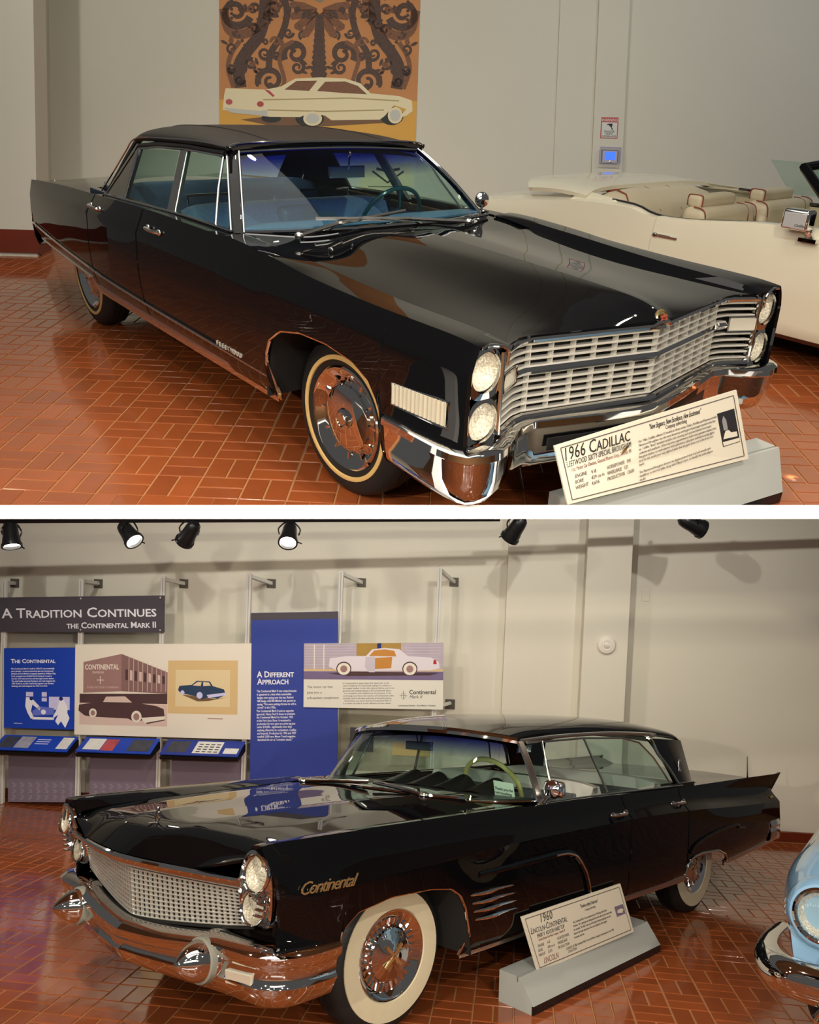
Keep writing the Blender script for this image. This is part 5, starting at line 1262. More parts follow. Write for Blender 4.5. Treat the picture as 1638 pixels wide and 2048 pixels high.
for i, (x, y) in enumerate(pth):
    a = pth[max(i - 1, 0)]; b = pth[min(i + 1, len(pth) - 1)]; t = Vector((b[0] - a[0], b[1] - a[1], 0)).normalized(); n = Vector((-t.y, t.x, 0)) * -1
    rows.append([(x + n.x * d, y + n.y * d, z) for d, z in ((-.05, .565), (.0, .56), (.012, .52), (.0, .50), (.010, .45), (-.005, .40), (-.05, .375))])
rb.grid(rows); obj('rear_bumper', rb, CHROME, CAR2, solid=.006)
obj('antenna', MB().tube([(-4.62, .70, .86), (-4.62, .70, .90), (-4.625, .70, 1.06)], [.014, .007, .004], 8), CHROME, CAR2)

# ------------------------------------------------ front end
LGRILLE = mat('bright_grille_metal', (.80, .79, .73), .25, .7)
gX = lambda y: 1.0 - .145 * (abs(y) / .72)**1.15
gZ1 = lambda y: .765 + .0 * abs(y)
gZ0 = lambda y: .545 + .075 * (abs(y) / .72)**1.4
obj('grille_recess', MB().grid([[(gX(y) - .05 - .03 * (t), y, gZ0(y) - .02 + (gZ1(y) - gZ0(y) + .04) * t) for t in (0, 1)] for y in lin(-.74, .74, 30)]), DARKIN, CAR2, solid=.01)
gpt = lambda y, t, o=0: (gX(y) - .035 + .035 * t + o, y, gZ0(y) + (gZ1(y) - gZ0(y)) * t)
gy = lin(-.725, .725, 40)
for k in range(11):
    t = k / 10
    b = MB(); b.grid([[Vector(gpt(y, t, .004)) + Vector((0, 0, .0035)), Vector(gpt(y, t, .008)), Vector(gpt(y, t, .004)) - Vector((0, 0, .0035)), Vector(gpt(y, t, -.010)) - Vector((0, 0, .003)), Vector(gpt(y, t, -.010)) + Vector((0, 0, .003))] for y in gy], closed=True)
    obj('grille_bar', b, LGRILLE, CAR2, smooth=False)
for i in range(45):
    y = -.72 + 1.44 * i / 44
    a, c = Vector(gpt(y, 0)), Vector(gpt(y, 1)); d = c - a
    b = MB(); b.prism([a + Vector((.004, -.0028, 0)), a + Vector((.004, .0028, 0)), a + Vector((-.010, .0028, 0)), a + Vector((-.010, -.0028, 0))], d)
    obj('grille_upright', b, LGRILLE, CAR2, smooth=False)
obj('hood_lip', MB().tube([(1.078 + hood_x(y) * 1.0, y, .832 - .004 * abs(y)) for y in lin(-.765, .765, 40)], .015, 8), CHROME, CAR2)
obj('grille_header', MB().grid([[(1.07 + hood_x(y), y, .822), (1.06 + hood_x(y) * .95, y, .800), (gX(y) + .02, y, .778), (gX(y) - .02, y, .770)] for y in lin(-.765, .765, 40)]), BRUSHED, CAR2, solid=.006)
obj('hood_ornament', MB().box((.88, 0, 1.005), (.016, .012, .085)).box((.88, 0, .995), (.012, .046, .010)).box((.88, 0, .966), (.10, .016, .012)).box((.88, 0, 1.0), (.012, .026, .050)), CHROME, CAR2, bev=.003)
# canted headlamp pods
for s in (-1, 1):
    pod = MB(); out = []
    O1 = [(.925, .85, .968), (.920, .895, .960), (.905, .930, .92), (.885, .945, .86), (.865, .940, .78), (.845, .918, .70), (.825, .880, .645), (.812, .82, .622), (.815, .755, .632), (.835, .708, .68), (.865, .705, .75), (.895, .735, .83), (.915, .785, .92)]
    P = crom([(x, s * y, z) for x, y, z in O1], 4, closed=True)
    cen = Vector((sum(p.x for p in P) / len(P), sum(p.y for p in P) / len(P), sum(p.z for p in P) / len(P)))
    rows = [[p + Vector((-.05, 0, 0)) for p in P], [p + Vector((.012, 0, 0)) for p in P], [p.lerp(cen, .08) + Vector((.018, 0, 0)) for p in P], [p.lerp(cen, .16) + Vector((-.004, 0, 0)) for p in P], [p.lerp(cen, .5) + Vector((-.012, 0, 0)) for p in P], [p.lerp(cen, .95) + Vector((-.012, 0, 0)) for p in P]]
    pod.grid(rows, closed=True)
    po = obj('headlamp_pod', pod, CHROME, CAR2, auto=40)
    for c in ((.915, s * .872, .870), (.862, s * .800, .715)):
        headlamp(CAR2, c, (1, s * .10, .12), .072)
    for k in range(5):
        z = .70 + .025 * k
        obj('pod_rib', MB().box((.895, s * (.872 + .010 * k), z), (.02, .045, .006)), CHROME, po, smooth=False)
    # black shell that closes the fender round the pod
    fs_ = LB.sec(.93, 2, 8); outl = [(float(np.interp(q[1], [.45, .62, .70, .78, .86, .94, .98], [.80, .80, .835, .855, .875, .90, .915])) - .004, s * q[0], q[1]) for q in fs_]
    obj('fender_nose', MB().grid([[Vector(outl[i]) for i in range(len(outl))], [Vector(outl[i]).lerp(Vector((.85, s * .80, .80)), .25) for i in range(len(outl))]]), PAINT, CAR2, solid=.004)
# bumper: upper wing, lower apron, bullets
def bpath(off=0):
    R_ = [(.52, .985), (.62, .995), (.72, .995), (.80, .972), (.86, .92), (.89, .85), (.905, .75), (.92, .62), (.955, .45), (.995, .25), (1.02, .08), (1.03, 0)]
    L_ = [(x, -y) for x, y in R_[-2::-1]]
    return R_ + L_
def bump(prof, name, m):
    P = bpath(); rows = []
    C3 = crom([(x, y, 0) for x, y in P], 4)
    for i, p in enumerate(C3):
        a = C3[max(i - 1, 0)]; b = C3[min(i + 1, len(C3) - 1)]; t = (b - a).normalized(); n = Vector((-t.y, t.x, 0))
        if n.x < 0 and abs(p.y) < .8: n = -n
        if abs(p.y) >= .8: n = n if n.y * p.y > 0 else -n
        lift = .05 * min(1, abs(p.y) / .6)**2 + .0
        inset = 1.0
        rows.append([(p.x + n.x * d * inset, p.y + n.y * d * inset, z + lift * w) for d, z, w in prof])
    return obj(name, MB().grid(rows), m, CAR2, solid=.006, auto=50)
bump([(-.12, .520, .7), (-.055, .530, .9), (-.005, .520, .9), (.022, .495, .9), (.020, .470, .9), (.0, .455, .8), (-.008, .44, .7), (-.008, .41, .4), (.004, .400, .3), (-.006, .39, .2), (-.03, .345, .0), (-.07, .325, 0)], 'front_bumper', CHROME)
for s in (-1, 1):
    ax = Vector((1, s * .06, .04)); c = (.85, s * .56, .460)
    bl = obj('bumper_bullet', MB().lathe([(.128, -.02), (.118, .04), (.101, .080), (.096, .088)], c, ax, 32), CHROME, CAR2)
    obj('rubber_ring', MB().lathe([(.096, .080), (.099, .086), (.097, .112), (.088, .118)], c, ax, 32), mat('grey_rubber', srgb(128, 128, 118), .6), bl)
    obj('bullet_nose', MB().lathe([(.089, .112), (.083, .140), (.066, .178), (.044, .208), (.022, .230), (.012, .238), (0, .242)], c, ax, 32), CHROME, bl)
    sl = MB().prism([(.905, s * .70, .455), (.882, s * .855, .462), (.875, s * .852, .405), (.898, s * .70, .398)], (.018, s * .006, 0))
    obj('parking_lamp', sl, mat('parking_lens2', srgb(228, 224, 205), .12, .4), CAR2, smooth=False, bev=.004)

# ------------------------------------------------ roof and glass
E2 = crom([(-1.165, .675, 1.325), (-1.55, .695, 1.340), (-2.1, .70, 1.340), (-2.6, .70, 1.322), (-2.95, .695, 1.300), (-3.25, .690, 1.275), (-3.42, .665, 1.235)], 6)
C2 = crom([(-1.015, 0, 1.385), (-1.45, 0, 1.435), (-2.0, 0, 1.452), (-2.6, 0, 1.430), (-3.0, 0, 1.390), (-3.3, 0, 1.340), (-3.43, 0, 1.285)], 6)
def row2(i):
    a, c = E2[i], C2[i]; r = []
    for k in range(nT + 1):
        th = math.pi / 2 * k / nT; w = math.cos(th)**.62 if k < nT else 0
        r.append((a.x + (c.x - a.x) * (1 - w**3), a.y * w, a.z + (c.z - a.z) * math.sin(th)**.85))
    return r
R2 = [row2(i) for i in range(len(E2))]
rf = MB()
for s in (-1, 1): rf.grid([[(p[0], s * p[1], p[2]) for p in r] for r in R2], flip=s > 0)
obj('roof', rf, PAINT, CAR2, solid=.02, auto=50)
def ws2(u, v):
    a = abs(u)
    bx = -.70 - .48 * a**5; tx = -1.015 - .15 * a**3
    bz = 1.0 - .018 * a**2; tz = 1.378 - .055 * a**2.5
    return (bx + (tx - bx) * v, u * (.815 + (.675 - .815) * v), bz + (tz - bz) * v + .02 * math.sin(math.pi * v))
obj('windscreen', MB().grid([[ws2(u, v) for u in lin(-.985, .985, 41)] for v in lin(.01, .95, 16)]), GLASS_L, CAR2, solid=.005)
obj('windscreen_header', MB().grid([[Vector(ws2(u, .93)) + Vector((.010, 0, .006)), Vector(ws2(u, .975)) + Vector((.022, 0, .010)), Vector(ws2(u, 1.02)) + Vector((.010, 0, .012)), Vector(ws2(u, 1.02)) + Vector((-.03, 0, .004))] for u in lin(-1, 1, 36)]), CHROME, CAR2, solid=.004)
for u in lin(-.9, .9, 13):
    obj('header_screw', MB().ell(Vector(ws2(u, .975)) + Vector((.022, 0, .012)), (.005, .005, .005), 8, 6), CHROME, CAR2)
obj('windscreen_trim', MB().tube([Vector(ws2(u, 0)) + Vector((.006, 0, -.004)) for u in lin(-1, 1, 40)], .010, 6), CHROME, CAR2)
for s in (-1, 1):
    A = [Vector(ws2(s * 1.0, v)) for v in lin(-.02, 1.0, 10)]
    ap = MB(); ap.grid([[p + Vector((.022, -s * .004, 0)), p + Vector((.022, s * .012, 0)), p + Vector((-.014, s * .022, 0)), p + Vector((-.03, s * .012, 0)), p + Vector((-.02, -s * .008, 0))] for p in A], closed=True)
    obj('windscreen_pillar', ap, BRUSHED, CAR2, auto=40)
    def sw2(x, z):
        t = (z - .97) / (1.32 - .97); return (x, s * (.845 - .145 * t), z)
    obj('drip_moulding', MB().tube([(p.x, s * (p.y + .016), p.z + .002) for p in E2[:24]] + crom([(-2.75, s * .718, 1.30), (-2.83, s * .72, 1.26), (-2.90, s * .735, 1.17), (-3.0, s * .775, 1.06), (-3.08, s * .815, .945)], 5)[1:], .013, 8), BRUSHED, CAR2)
    # rear roof pillar
    cp = MB(); rows = []
    for t in lin(0, 1, 9):
        f = Vector((-2.80, s * .715, 1.285)).lerp(Vector((-3.09, s * .80, .945)), t) + Vector((-.03 * math.sin(math.pi * t), 0, 0))
        b = Vector((-3.41, s * .672, 1.245)).lerp(Vector((-3.47, s * .74, .93)), t)
        rows.append([f.lerp(b, w) + Vector((0, s * .02 * math.sin(math.pi * w), 0)) for w in lin(0, 1, 7)])
    cp.grid(rows); obj('roof_pillar', cp, PAINT, CAR2, solid=-.03 * s, auto=50)
    obj('pillar_base_trim', MB().tube([(-3.07, s * .825, .948), (-3.48, s * .758, .93)], .010, 6), BRUSHED, CAR2)
    em = MB().box((-3.17, s * .778, 1.075), (.016, .012, .085)).box((-3.17, s * .778, 1.035), (.05, .012, .012)).box((-3.17, s * .778, 1.085), (.03, .012, .05))
    obj('pillar_emblem', em, CHROME, CAR2, bev=.003)
    obj('sill_trim', MB().tube([(x, s * .862, float(np.interp(x, [-3.05, -2.1, -1.2], [.945, .964, .978]))) for x in lin(-1.20, -3.05, 20)], .006, 6), BRUSHED, CAR2)
    obj('vent_frame', MB().tube([sw2(-1.21, 1.315), sw2(-1.37, 1.318), sw2(-1.34, 1.15), sw2(-1.31, .98)], .009, 6), BRUSHED, CAR2)
    obj('window_post', MB().tube([sw2(-1.88, 1.318), sw2(-1.955, .975)], .011, 6, flat=.7), BRUSHED, CAR2)
    obj('window_frame', MB().tube([sw2(-1.39, 1.314), sw2(-1.88, 1.318), sw2(-2.40, 1.30), sw2(-2.62, 1.262), sw2(-2.76, 1.15), sw2(-2.88, .97)], .007, 6), BRUSHED, CAR2)
    for nm, pts in (('vent_window', [(-1.215, 1.305), (-1.36, 1.31), (-1.335, 1.15), (-1.305, .985), (-1.24, .985), (-1.20, 1.15)]),
                    ('rear_side_window', [(-1.97, .975), (-2.875, .97), (-2.75, 1.15), (-2.61, 1.255), (-2.40, 1.292), (-1.90, 1.31)])):
        obj(nm, MB().prism([sw2(x, z) for x, z in pts], (0, -s * .004, 0)), GLASS_LS, CAR2, smooth=False)
obj('rear_window', MB().grid([[(-3.30 - .05 * t, y, .95 + .32 * t) for y in (-.66, .66)] for t in (0, 1)]), GLASS_LS, CAR2, solid=.004)
# mirror on the near side
mm = MB().tube([(-1.13, .875, .965), (-1.15, .885, 1.0), (-1.19, .895, 1.03)], .012, 8); mm.ell((-1.13, .872, .965), (.045, .03, .015))
mo = obj('door_mirror', mm, CHROME, CAR2)
obj('mirror_head', MB().box((-1.215, .90, 1.055), (.055, .14, .095)), CHROME, mo, bev=.028, segs=4)
obj('spot_lamp', MB().lathe([(.055, 0), (.05, .03), (.02, .05), (0, .052)], (-1.20, .905, 1.055), (1, .1, .1), 20), CHROME, mo)
for (a, b, c) in (((-.60, -.60, 1.01), (-.64, -.35, 1.03), (-.68, -.10, 1.04)), ((-.64, .40, 1.015), (-.66, .20, 1.035), (-.68, -.05, 1.045))):
    w = MB().tube([a, b, c], [.016, .012, .008], 8); w.ell(a, (.03, .03, .022))
    wo = obj('wiper', w, CHROME, CAR2)
    obj('blade', MB().tube([Vector(a).lerp(Vector(c), .15) + Vector((-.01, 0, .012)), Vector(c) + Vector((-.01, 0, .012))], .006, 6), BRUSHED, wo)
obj('cowl_trim', MB().tube([(-.69 - .11 * (abs(y) / .66)**3, y, 1.008 - .006 * abs(y)) for y in lin(-.66, .60, 24)], .014, 8), CHROME, CAR2)

# ------------------------------------------------ interior
WLEATHER = mat('white_leather', srgb(206, 206, 196), .35, noise=(6, .05)); DLEATHER = mat('black_leather', (.014, .015, .016), .35); GLEATHER = mat('grey_seat_cloth', srgb(88, 92, 92), .6, noise=(60, .15))
tub = MB(); tub.grid([[(x, y, z) for (y, z) in ((-.83, .955), (-.83, .42), (.83, .42), (.83, .955))] for x in (-.85, -3.3)])
obj('cabin_floor', tub, DLEATHER, CAR2, smooth=False, solid=.01)
obj('dashboard', MB().grid([[(x, y, z) for x, z in ((-.80 - .32 * (abs(y) / .78)**5, .985), (-1.0 - .15 * (abs(y) / .78)**5, .985), (-1.22, .975), (-1.30, .95), (-1.28, .75))] for y in lin(-.79, .79, 15)]), DLEATHER, CAR2, solid=.01, auto=60)
for y in (-.32, -.11, .10, .36):
    hm = MB(); hm.grid([[(-1.12 - .26 * t, y + .105 * math.cos(a) * (1 - .1 * t), .965 + (.035 + .065 * t) * math.sin(a)) for a in lin(0, math.pi, 13)] for t in lin(0, 1, 6)])
    hm.grid([[(-1.38, y + .0945 * math.cos(a) * w, .965 + .10 * math.sin(a) * w) for a in lin(0, math.pi, 13)] for w in (1, .0)])
    obj('dash_hood', hm, DLEATHER, CAR2, auto=50)
def bench2(name, x, zt):
    so = obj(name, MB().grid([[(x + .02 * 0 + dx, u * .70, zt - d * (1) - .03 * abs(u)**6) for dx, d in ((.05, .36), (.06, .20), (.045, .08), (.0, .0), (-.07, .0), (-.10, .05), (-.12, .30))] for u in lin(-1, 1, 19)]), WLEATHER, CAR2, solid=.01, auto=60)
    for y in (-.35, .35):
        obj('seat_insert', MB().box((x + .055, y, zt - .16), (.03, .50, .18)), GLEATHER, so, bev=.014)
    obj('seat_cushion', MB().box((x + .30, 0, zt - .36), (.52, 1.42, .16)), WLEATHER, so, bev=.05, segs=4)
    return so
bench2('front_seat', -2.02, 1.01); bench2('rear_seat', -2.92, .975)
for s in (-1, 1):
    for x0, x1 in ((-1.30, -1.96), (-2.0, -2.85)):
        obj('door_trim', MB().box(((x0 + x1) / 2, s * .815, .80), (abs(x1 - x0), .03, .28)), DLEATHER, CAR2, bev=.02)
obj('rear_vent', MB().box((-3.10, -.66, 1.12), (.20, .02, .12)), CHROME, CAR2, bev=.01)
obj('parcel_shelf', MB().box((-3.17, 0, .93), (.30, 1.4, .02)), DLEATHER, CAR2, smooth=False)
obj('headliner', MB().grid([[(x, y, z - .03 - .04 * (y / .66)**2) for y in lin(-.66, .66, 9)] for x, z in ((-1.2, 1.36), (-1.6, 1.40), (-2.2, 1.41), (-2.8, 1.37), (-3.3, 1.28))]), DLEATHER, CAR2, solid=.008)
stw = MB(); axs = Vector((-.88, 0, .47)).normalized(); sc_ = Vector((-1.50, .25, .985)); u = Vector((0, 1, 0)); v = axs.cross(u)
stw.tube([sc_ + (u * math.cos(t) + v * math.sin(t)) * .215 for t in [2 * math.pi * k / 40 for k in range(40)]], .0165, 8, closed=True)
swo = obj('steering_wheel', stw, mat('cream_wheel_rim', srgb(206, 196, 120), .25, coat=.4), CAR2)
sp_ = MB()
for d in (u, -u): sp_.tube([sc_ - axs * .05, sc_ - axs * .03 + d * .1, sc_ + d * .21], .012, 6)
obj('horn_spokes', sp_, CHROME, swo)
obj('steering_column', MB().tube([sc_ - axs * .05, sc_ - axs * .33], .03, 10), WLEATHER, swo)
rm = MB(); rm.box((-1.06, -.02, 1.262), (.03, .21, .055)); rm.tube([(-1.05, -.02, 1.27), (-1.02, -.02, 1.36)], .006, 6)
obj('interior_mirror', rm, CHROME, CAR2, bev=.014)
DEF[0] = None
# card standing behind the windscreen
cd = obj('notice_card', MB().box((-1.235, .575, 1.045), (.004, .16, .10), Matrix.Rotation(.25, 3, 'Y')), mat('white_card', srgb(214, 222, 206), .6), None, smooth=False, frame=ID)
tag(cd, 'small white thank-you card standing behind the windscreen of the black hardtop', 'card')
text('card_print', 'Thank you for\nnot touching', .026, mat('print_black', (.02, .02, .02), .6), None, (-1.228, .505, 1.04), (0, 1, 0), (.25, 0, 1), parent=cd, extrude=.0004)
# ================================================================ caption stands
STANDG = mat('pale_grey_stand_paint', srgb(164, 168, 164), .55, noise=(4, .03)); CARDM = mat('ivory_caption_card', srgb(216, 210, 192), .5); GREYINK = mat('print_grey', srgb(96, 88, 84), .6); REDINK = mat('print_maroon', srgb(128, 84, 76), .6)
def clip_plane(o, co, no):
    bm = bmesh.new(); bm.from_mesh(o.data)
    r = bmesh.ops.bisect_plane(bm, geom=bm.verts[:] + bm.edges[:] + bm.faces[:], plane_co=co, plane_no=no, clear_outer=True)
    ed = [e for e in bm.edges if e.is_boundary]
    if ed: bmesh.ops.holes_fill(bm, edges=ed, sides=0)
    bm.to_mesh(o.data); bm.free()
def stand(frame, p0, p1, inward, H, D, hb, slot, label, cut=None):
    """Wedge-shaped stand: front edge p0-p1 on the floor, inward is away from the viewer; slot is the board's distance from the front."""
    P0, P1 = Vector(p0), Vector(p1); N = Vector(inward).normalized(); Z = Vector((0, 0, 1))
    t = thing('caption_stand', frame, label, 'caption stand', 'grey caption stands')
    sec = [(0, hb), (slot - .012, H), (slot, H), (slot, H - .03), (slot + .012, H - .03), (slot + .012, H), (D, H), (D, 0), (.012, 0), (.012, hb)]
    b = MB().prism([P0 + N * d + Z * z for d, z in sec], P1 - P0)
    a = obj('body', b, STANDG, t, smooth=False)
    c = obj('plinth', MB().prism([P0 + N * d + Z * z for d, z in ((.002, 0), (.0, hb), (.012, hb), (.012, 0))], P1 - P0), BLACKTRIM, t, smooth=False)
    if cut:
        clip_plane(a, *cut); clip_plane(c, *cut)
    return t
def caption(frame, TLc, TRc, BRc, BLc, label, cut=None):
    TLc, TRc, BRc, BLc = map(Vector, (TLc, TRc, BRc, BLc))
    n = (TRc - TLc).cross(BLc - TLc).normalized() * -1
    o = obj('caption_board', MB().prism([BLc, BRc, TRc, TLc], -n * .008), CARDM, None, smooth=False, frame=frame)
    tag(o, label, 'sign', 'caption boards')
    if cut: clip_plane(o, *cut)
    P = lambda a, b, l=1: TLc.lerp(TRc, a).lerp(BLc.lerp(BRc, a), b) + n * (.0008 * l)
    return o, P, n, (TRc - TLc).normalized(), (TLc - BLc).normalized()
def border(o, P, n, m, cut=None):
    q = [(.025, .06), (.975, .06), (.975, .94), (.025, .94)]
    for i in range(4):
        a, b = P(*q[i]), P(*q[(i + 1) % 4]); w = (b - a).normalized().cross(n) * .0022
        k = obj('border_rule', MB().prism([a - w, b - w, b + w, a + w], n * .0004), m, o, smooth=False)
        if cut: clip_plane(k, *cut)
def ctext(o, P, n, dx, dy, body, a, b, size, m, **k):
    return text('caption_text', body, size, m, None, P(a, b), dx, dy, parent=o, extrude=.0003, **k)

# lower stand beside the 1960 car
stand(ID, (-.785, 1.165, 0), (-2.29, 1.095, 0), (-.046, -.999, 0), .165, .245, .045, .11, 'grey wedge stand on the floor beside the 1960 hardtop')
o, P, n, dx, dy = caption(ID, (-.849, 1.022, .455), (-1.913, 1.015, .470), (-2.022, 1.052, .165), (-.966, 1.06, .150), 'ivory caption board headed 1960 in the stand by the hardtop')
border(o, P, n, GREYINK)
ctext(o, P, n, dx, dy, '1960', .195, .205, .062, INK, align='CENTER', fit=.115); ctext(o, P, n, dx, dy, 'Lincoln-Continental', .205, .345, .050, INK, align='CENTER', fit=.36, sc=True)
ctext(o, P, n, dx, dy, 'MARK V  4-DOOR HARD TOP', .205, .44, .031, INK, align='CENTER', fit=.27); ctext(o, P, n, dx, dy, 'Lincoln Division, Ford Motor Company - Detroit, MI', .205, .50, .019, REDINK, align='CENTER', fit=.26)
ctext(o, P, n, dx, dy, 'ENGINE\nBORE\nWEIGHT', .06, .60, .022, GREYINK, line=1.1, fit=.065); ctext(o, P, n, dx, dy, 'V-8\n430 cu in\n5,070', .145, .60, .022, GREYINK, line=1.1, fit=.07); ctext(o, P, n, dx, dy, 'HORSEPOWER\nWHEELBASE\nPRODUCTION', .24, .60, .022, GREYINK, line=1.1, fit=.12)
ctext(o, P, n, dx, dy, 'LINCOLN', .07, .90, .045, REDINK, fit=.14); ctext(o, P, n, dx, dy, 'COURTESY OF THE', .29, .83, .020, GREYINK, fit=.11); ctext(o, P, n, dx, dy, 'COLLECTION', .30, .89, .020, GREYINK, fit=.09)
ctext(o, P, n, dx, dy, '"Timeless-styling Distinction"', .62, .20, .028, INK, align='CENTER', shear=.2, fit=.20)
ctext(o, P, n, dx, dy, 'Company advertising', .62, .28, .020, GREYINK, align='CENTER', fit=.12)
ctext(o, P, n, dx, dy, 'The Continental Mark V was manufactured for 1960 along with Lincoln\nPremiere. The Continental was distinguished from the others by the reverse-slant\nrear window. The Mark V was one of the largest American passenger cars and\nfeatured unit body construction. The car on display has all its original\ndocuments and trim.\n\nThe Continental Mark V was Ford Motor Company\'s most expensive car for 1960.', .42, .42, .0180, GREYINK, line=1.15, fit=.44)
pa, pb, pc_, pd = P(.865, .40), P(.965, .40), P(.965, .60), P(.865, .60)
ph = obj('caption_photo', MB().prism([pd, pc_, pb, pa], n * .0005), mat('photo_violet', srgb(120, 108, 128), .5, noise=(30, .4)), o, smooth=False)
obj('photo_car', MB().prism([P(.88, .53, 2), P(.93, .56, 2), P(.955, .50, 2), P(.93, .47, 2), P(.89, .48, 2)], n * .0004), CARDM, ph, smooth=False)
# upper stand in front of the 1966 car, cut off by the front edge of the upper floor
cam_u = -RC.T @ TC
pn = RC.T @ np.array([0, 1, .0030]); cutU = (Vector(cam_u), Vector(pn))
sd = Vector((-.105, -.99, 0)).normalized()
s0 = Vector((1.232, .814, 0)); s1 = s0 + sd * 1.24
stand(UP, s1, s0, (-.99, .105, 0), .250, .20, .055, .085, 'grey wedge stand on the floor in front of the 1966 sedan', cutU)
o, P, n, dx, dy = caption(UP, (1.035, -.545, .530), (1.125, .425, .590), (1.172, .560, .262), (1.085, -.490, .295), 'ivory caption board headed 1966 in the stand before the grille', cutU)
border(o, P, n, GREYINK, cutU)
ctext(o, P, n, dx, dy, '1966 Cadillac', .195, .27, .074, INK, align='CENTER', fit=.325, sc=True)
ctext(o, P, n, dx, dy, 'FLEETWOOD SIXTY-SPECIAL BROUGHAM', .195, .375, .032, INK, align='CENTER', fit=.33)
ctext(o, P, n, dx, dy, 'Cadillac Motor Car Division, General Motors Corp., Detroit, MI', .195, .46, .022, REDINK, align='CENTER', fit=.32)
ctext(o, P, n, dx, dy, 'ENGINE\nBORE\nWEIGHT', .06, .60, .021, GREYINK, line=1.1, fit=.065); ctext(o, P, n, dx, dy, 'V-8\n429 cu in\n4,616', .14, .60, .021, GREYINK, line=1.1, fit=.065); ctext(o, P, n, dx, dy, 'HORSEPOWER   340\nWHEELBASE   133\nPRODUCTION   13,630', .22, .60, .021, GREYINK, line=1.1, fit=.14)
ctext(o, P, n, dx, dy, '"New Elegance, New Excellence, New Excitement"', .62, .175, .032, INK, align='CENTER', shear=.2, fit=.29)
ctext(o, P, n, dx, dy, 'Company advertising', .62, .24, .024, GREYINK, align='CENTER', fit=.12)
ctext(o, P, n, dx, dy, 'For 1966, Cadillac offered 12 models in three series, Calais, DeVille and Fleetwood with\nFleetwood Brougham was the most luxurious and largest 6 passenger model in the line\nup. Cadillac "firsts" included variable ratio steering and optional heated front seats\ncushions and seatbacks. Other luxurious appointments inside were genuine walnut trim,\nfine-grain leather or embroidered cloth upholstery, adjustable individual reading lights,\nand, for this model year only, lighted tables that dropped down out of the front seat\nbacks.\n\nThe Fleetwood Brougham featured an elegant-grained vinyl roof and wreath-style\nmedallions on the roof pillar, along with Tiffany scripts, to identify this extra elegant\nmodel.', .405, .33, .0150, GREYINK, line=1.06, fit=.44)
pa, pb, pc_, pd = P(.86, .24), P(.965, .235), P(.965, .72), P(.86, .73)
ph = obj('caption_photo', MB().prism([pd, pc_, pb, pa], n * .0005), mat('photo_black', srgb(40, 40, 44), .5, noise=(14, .6)), o, smooth=False)
obj('photo_car', MB().prism([P(.868, .62, 2), P(.955, .63, 2), P(.955, .56, 2), P(.92, .55, 2), P(.91, .51, 2), P(.89, .51, 2), P(.88, .55, 2)], n * .0004), CARDM, ph, smooth=False)
obj('photo_building', MB().prism([P(.88, .50, 2), P(.905, .50, 2), P(.905, .36, 2), P(.892, .29, 2), P(.88, .36, 2)], n * .0004), mat('photo_grey', srgb(140, 140, 140), .5), ph, smooth=False)
obj('photo_ground', MB().prism([P(.862, .72, 2), P(.963, .71, 2), P(.963, .66, 2), P(.862, .66, 2)], n * .0004), CARDM, ph, smooth=False)

# ================================================================ cream convertible behind the 1966 sedan
CREAM = mat('cream_car_paint', srgb(224, 219, 196), .12, 0, .5); CREAML = mat('cream_leather', srgb(206, 194, 164), .42, noise=(5, .08)); PIPING = mat('red_piping', srgb(136, 62, 44), .5); CREAMD = mat('beige_lower_paint', srgb(186, 172, 138), .2, 0, .5)
CV = thing('convertible', UP, 'cream open convertible with cream leather seats parked behind the black sedan', 'car')
YN = 2.66
cvl = [
 [(1.2, .80, .20), (-1.2, .80, .19), (-3.3, .78, .24)],
 [(1.2, .965, .24), (-1.2, .965, .23), (-3.3, .93, .28)],
 [(1.2, .985, .32), (-1.2, .985, .30), (-3.3, .95, .36)],
 [(1.2, 1.0, .545), (-.2, 1.0, .530), (-1.2, 1.0, .53), (-3.3, .96, .53)],
 [(1.2, .985, .74), (-.2, .985, .72), (-1.2, .98, .69), (-1.8, .965, .71), (-3.3, .92, .66)],
 [(1.2, .955, .925), (.1, .955, .905), (-.3, .955, .885), (-1.13, .955, .815), (-1.24, .955, .818), (-1.45, .95, .852), (-1.7, .94, .848), (-2.8, .90, .745), (-3.3, .87, .69)],
 [(1.2, .89, .925), (.1, .89, .905), (-.3, .89, .885), (-1.13, .89, .815), (-1.24, .88, .82), (-1.45, .86, .86), (-1.7, .84, .866), (-2.4, .80, .82), (-3.3, .76, .71)],
 [(1.2, .5, .95), (.1, .5, .93), (-1.7, .5, .89), (-2.4, .5, .845), (-3.3, .48, .73)],
 [(1.2, 0, .955), (.1, 0, .935), (-1.7, 0, .90), (-2.4, 0, .852), (-3.3, 0, .735)],
]
CVB = Body(cvl, {2, 3, 5, 6}, [2, 2, 4, 4, 4, 2, 4, 4])
def cv_def(p): return (p[0], p[1] + YN + 1.0, p[2])
DEF[0] = cv_def
def cvz(x): return 0.0
